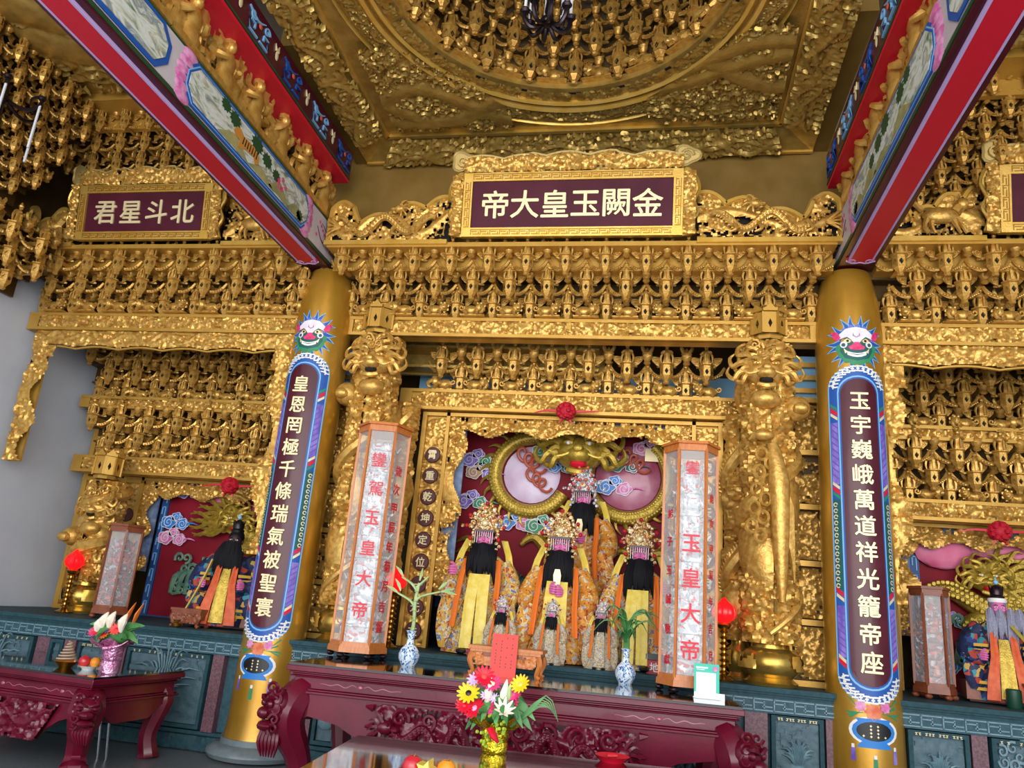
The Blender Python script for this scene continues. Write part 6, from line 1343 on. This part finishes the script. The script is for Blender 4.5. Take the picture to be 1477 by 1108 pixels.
# ------------------------------------------------------------ bouquets, fruit, dish
def flower(p, name, c, r, n, m, mc, rr_, tilt=.5, cup=.3):
    b = MB(); d = Vector((rr_.uniform(-.4, .4), -.8, tilt)).normalized(); q = d.to_track_quat('Z', 'Y').to_matrix().to_4x4(); b.T = Matrix.Translation(c) @ q
    for i in range(n):
        a = 2 * PI * i / n; b.mi = 0; b.tube([(0, 0, 0), (r * .55 * math.cos(a), r * .55 * math.sin(a), r * cup * .6), (r * math.cos(a), r * math.sin(a), r * cup)], [r * .1, r * .2, r * .06], 5, flat=.3, up=(0, 0, 1))
    b.mi = 1; b.ball((0, 0, r * .1), (r * .28, r * .28, r * .16), 8, 5); b.T = None; return b.build(name, [m, mc], p)
def bouquet(x, y, z, label, wrap, s, big):
    t = thing('bouquet', label, 'bouquet', (x, y, z)); rr_ = random.Random(int(big) + 3); b = MB(); n = 20; vs = []
    secs = [(0, .075), (.02, .082), (.08, .085), (.105, .078), (.12, .085), (.19, .088), (.215, .09), (.25, .12), (.285, .155)]
    for j, (zz, r) in enumerate(secs):
        for i in range(n): a = 2 * PI * i / n; k = 1 + (.03 + .12 * (j > 6)) * math.cos(a * 5 + j) + rr_.uniform(-.03, .03); vs.append((r * k * math.cos(a) * s, r * k * math.sin(a) * s, (zz * (.62 if big else 1) + (.03 * math.cos(a * 5) if j > 7 else 0)) * s))
    b.add(vs, [(j * n + i, j * n + (i + 1) % n, (j + 1) * n + (i + 1) % n, (j + 1) * n + i) for j in range(len(secs) - 1) for i in range(n)] + [tuple(range(n - 1, -1, -1))]); b.build('foil_wrap', wrap, t)
    F = (lambda dz: (dz - .285) * 1.2 + .20) if big else (lambda dz: dz)
    b = MB(); b.ball((0, 0, F(.34) * s), (.13 * s, .11 * s, .10 * s), 10, 8); b.build('moss_filling', MATS['leaf green'], t)
    for k in range(48 if big else 22):
        a = rr_.uniform(0, 6.28) if k % 2 else rr_.uniform(2.9, 6.5); L_ = rr_.uniform(.14, .27) * s; h = F(rr_.uniform(.25, .34)) * s; b = MB(); cx_, sy_ = math.cos(a), -abs(math.sin(a)) * .75 if k % 3 else math.sin(a)
        b.tube([(0, 0, h), (.5 * L_ * cx_, .5 * L_ * sy_, h + .08 * s), (L_ * cx_, L_ * sy_, h + rr_.uniform(-.06, .10) * s)], [.012 * s, .042 * s, .003], 6, flat=.25, up=(.2 * math.sin(k), -1, .3)); b.build('leaf', LEAF, t)
    F = (lambda dz: (dz - .285) * 1.2 + .20) if big else (lambda dz: dz)
    def P(dx, dz, dy=-.12): return (dx * s, dy * s, F(dz) * s)
    if big:
        for dx, dz, r, m, mc in ((-.17, .40, .075, YELF, BLK), (.16, .47, .065, YELF, YEL), (-.08, .49, .07, MATS['vermilion paint'], CORAL), (-.02, .46, .06, MAG, CRM), (-.12, .33, .075, MATS['vermilion paint'], PNK), (-.04, .34, .06, MAG, YEL), (.02, .33, .05, MAG, CRM), (.12, .42, .055, MAG, MAG), (.11, .38, .05, MAG, MAG), (-.19, .34, .06, MATS['vermilion paint'], RED)): flower(t, 'gerbera', P(dx, dz), r * s, 14, m, mc, rr_)
        flower(t, 'cream_rose', P(.07, .33, -.17), .07 * s, 9, CREAM, CREAM, rr_, .8, .9)
        flower(t, 'lilac_bloom', P(-.14, .47), .05 * s, 10, LIL, LIL, rr_); flower(t, 'lilac_bloom', P(.0, .39), .035 * s, 10, LIL, CREAM, rr_); flower(t, 'lilac_bloom', P(-.06, .40), .035 * s, 10, LIL, PNK, rr_)
        for dx, dz, m in ((.05, .42, CREAM), (.075, .40, LEAF2), (-.05, .42, CREAM)): b = MB(); b.tube([P(dx, dz - .06, -.1), P(dx + .01, dz, -.13), P(dx + .02, dz + .07, -.12)], [.016 * s, .028 * s, .004], 8); b.build('lily_bud', m, t)
        b = MB(); b.tube([P(.0, .25, -.18), P(.03, .22, -.2), P(.06, .19, -.19)], [.028 * s, .03 * s, .006], 8, flat=.5); b.build('red_anthurium', RED, t)
        b = MB()
        for k in range(40): a, e = rr_.uniform(0, 6.28), rr_.uniform(.02, .09); b.ball(P(.0 + e * math.cos(a), .24 + e * math.sin(a), -.13 + rr_.uniform(-.03, 0)), .012 * s, 5, 4)
        b.build('yellow_green_sprig', mat('lime foliage', '#8fae2c', .5, 0, '#c0cc3a', 20), t, .7, None, 'stuff')
        b = MB()
        for k in range(9): b.tube([P(.1, .25, -.02), P(.22 + .012 * k, .33 + .012 * k, -.05), P(.32 + .01 * k, .40 - .012 * k, -.04)], [.006, .005, .002], 4)
        b.build('asparagus_frond', LEAF, t, .7, None, 'stuff')
    else:
        for dx, dz, r, m, mc in ((-.08, .36, .07, MATS['vermilion paint'], RED), (.0, .38, .05, PUR, PUR), (.07, .38, .06, CORAL, RED), (-.14, .34, .05, MAG, RED), (-.03, .33, .05, ORG, RED)): flower(t, 'gerbera', P(dx, dz), r * s, 12, m, mc, rr_)
        for dx, dz in ((-.07, .46), (.0, .47), (.12, .46), (-.11, .42)): b = MB(); b.tube([P(dx, dz - .1), P(dx + .01, dz - .01, -.14), P(dx + .03, dz + .06)], [.012 * s, .04 * s, .005], 8); b.build('white_lily', CREAM, t)
        for dx in (.05, .13): b = MB(); b.tube([P(dx, .40, 0), P(dx + .03, .52, 0), P(dx + .09, .62, -.02)], [.012 * s, .03 * s, .003], 6, flat=.4); b.build('orange_spike', ORG, t)
        b = MB()
        for a in (2.6, .2, 3.3): b.tube([P(0, .22), P(.13 * math.cos(a), .25, -.1), P(.2 * math.cos(a), .29 + .03 * math.sin(a), -.1)], [.05 * s, .03 * s, .004], 5, flat=.3)
        b.build('foil_tip', wrap, t)
    return t
bouquet(.08, -2.66, .755, 'mixed bouquet of red and yellow flowers in gold foil on the front table', GWRAP, .95, True)
bouquet(-3.62, -1.26, .76, 'bouquet with white lilies in pink foil on the left offering table', PWRAP, .98, False)
def fruit(name, label, x, y, z, r, m, group=None):
    t = thing(name, label, 'fruit', (x, y, z), 0, group); b = MB(); b.lathe([(r * .12, 0), (r * .6, .02 * r), (r * .95, .55 * r), (r, r), (r * .85, 1.5 * r), (r * .45, 1.82 * r), (r * .1, 1.72 * r)], 18); b.build('flesh', m, t); b = MB(); b.tube([(0, 0, 1.7 * r), (.01, 0, 2.05 * r)], [.005, .003], 5); b.build('stalk', DWOOD, t); return t
t = thing('fruit_dish', 'red fruit dish near the bottom edge on the front table', 'dish', (-.03, -3.78, .755)); b = MB(); b.lathe([(.07, 0), (.08, .012), (.15, .05), (.16, .06), (.14, .052), (.07, .022), (.001, .02)], 24); b.build('bowl', RED, t)
fruit('apple', 'dark red apple in the red dish on the front table', -.10, -3.76, .79, .05, FRUITR)
fruit('orange', 'orange in the red dish beside the yellow star fruit', .06, -3.74, .79, .047, FRUITO)
t = thing('star_fruit', 'yellow star fruit between the apple and the orange', 'fruit', (-.02, -3.80, .79)); b = MB(); b.prism(star(0, 0, .05, .024, 5), -.04, .05, 'xz'); o = b.build('flesh', YEL, t, .5, (0, 0, .045))
t = thing('divining_dish', 'flat red lacquer dish at the far side of the front table', 'dish', (.78, -2.50, .755)); b = MB(); b.lathe([(.07, 0), (.075, .008), (.10, .03), (.105, .034), (.09, .028), (.05, .014), (.001, .012)], 24); b.build('plate', RED, t); b = MB(); b.tube([(-.03, 0, .03), (.03, .01, .034)], [.012, .01], 6); b.build('red_block', FRUITR, t)
t = thing('incense_coil', 'pale coiled incense cone on a brass dish on the left offering table', 'incense', (-4.12, -1.18, .76)); b = MB(); b.lathe([(.05, 0), (.06, .01), (.10, .05), (.105, .055), (.06, .04), (.001, .04)], 20); b.build('brass_dish', BRS, t)
b = MB(); pts = [(.085 * (1 - i / 110) * math.cos(i * .42), .085 * (1 - i / 110) * math.sin(i * .42), .06 + .16 * i / 100) for i in range(101)]; b.tube(pts, .009, 5); b.build('coil', mat('incense tan', '#b59a80', .8), t)
b = MB(); b.lathe([(.05, 0), (.055, .01), (.085, .035), (.04, .025), (.001, .02)], 18, (0, 0, 0)); fd = b.build('fruit_plate', PAPER); fd.location = (-3.90, -1.16, .76); tag(fd, 'small white plate under fruit on the left offering table', 'plate')
fruit('apple', 'red apple on the small white plate of the left offering table', -3.93, -1.19, .785, .05, FRUITR); fruit('orange', 'orange on the small white plate of the left offering table', -3.85, -1.15, .785, .045, FRUITO)
t = thing('stool', 'bent steel tube stool in front of the left offering table', 'stool', (-3.80, -1.05, 0), .1)
for sx in (-1, 1): b = MB(); b.tube([(sx * .04 - .03, -.18, 0), (sx * .04, -.15, .34), (sx * .04, -.12, .38), (sx * .04, .12, .38), (sx * .04, .15, .34), (sx * .04 + .03, .18, 0)], .011, 8); b.build('tube_frame', STEEL, t)
b = MB(); b.box((0, 0, .395), (.2, .26, .02)); b.build('seat', STEEL, t, .5)

# ------------------------------------------------------------ hanging chandeliers and figures along the beams
def chandelier(label, x, y, z, R, n, up, rod_top):
    t = thing('chandelier', label, 'chandelier', (x, y, z)); b = MB(); b.ball((0, 0, 0), (.06, .06, .05), 12, 8); b.lathe([(.015, .04), (.03, .1), (.02, .2), (.035, .3), (.02, .4)], 12); b.tube([(0, 0, .3), (0, 0, rod_top - z)], .012, 6); b.build('hub', BRZ, t)
    for k in range(n):
        a = 2 * PI * k / n + .3; c_, s_ = math.cos(a), math.sin(a); b = MB(); b.tube([(0, 0, .03), (R * .35 * c_, R * .35 * s_, -.05), (R * .7 * c_, R * .7 * s_, -.08), (R * c_, R * s_, .0), (R * .95 * c_, R * .95 * s_, .08), (R * .75 * c_, R * .75 * s_, .06), (R * .72 * c_, R * .72 * s_, .0)], [.018, .02, .02, .02, .018, .014, .006], 7)
        b.lathe([(.03, .05), (.045, .07), (.035, .09)], 10, (R * c_, R * s_, 0)); b.build('arm', BRZ, t)
        b = MB(); e = 1 if up else -1; b.tube([(R * c_, R * s_, .08 if up else .05), (R * c_, R * s_, (.08 if up else .05) + e * (.42 if up else .55))], .013, 8); b.build('candle_tube', mat('frosted tube', '#e6e6ea', .3) if 'frosted tube' not in MATS else MATS['frosted tube'], t)
    return t
chandelier('bronze chandelier with pale tubes hanging under the gold dome', .0, -2.5, 6.24, .19, 8, True, 8.0)
chandelier('bronze chandelier with long pale tubes hanging beside the left wall', -5.62, -2.05, 6.1, .36, 6, False, 6.75)
def beam_figures(x, z, label, group, q):
    for k in range(7):
        t = thing('beam_figure', label % ('', ' second', ' third', ' fourth', ' fifth', ' sixth', ' seventh')[k], 'carving', (x, -.55 - .52 * k, z), q * PI / 2, group); s = 1.95; rr_ = random.Random(k)
        b = MB(); b.lathe([(.05, -.01), (.055, .03), (.042, .08), (.05, .13), (.04, .16), (.02, .175)], 9, (0, 0, 0), 1., .75); b.ball((0, -.01, .20), (.026, .026, .03), 8, 6); b.lathe([(.027, .21), (.03, .225), (.02, .245), (.006, .26)], 7)
        for sg in (-1, 1): b.tube([(sg * .04, 0, .15), (sg * .075, -.01, .11), (sg * .05, -.04, .10 + .04 * rr_.random())], [.018, .02, .012], 6); b.tube([(sg * .04, .0, .15), (sg * .09, .02, .08), (sg * .08, .02, .0)], [.02, .018, .006], 5)
        b.build('figure', G, t); b = MB(); b.box((0, .0, -.02), (.26, .07, .03)); relief(b, .26, .22, .04, 700 + k, .07, .014, 1., 0, .35, None, None, (-.13, .02, 0)); b.build('cloud_base', G, t); t.scale = (s, s, s)
beam_figures(-2.76, 5.66, 'gold figure group in the gap above the tiger landscape beam,%s counted from the column', 'gold figures above the left beam', 1)
beam_figures(2.76, 5.64, 'gold figure group in the gap above the waterfall landscape beam,%s counted from the column', 'gold figures above the right beam', -1)
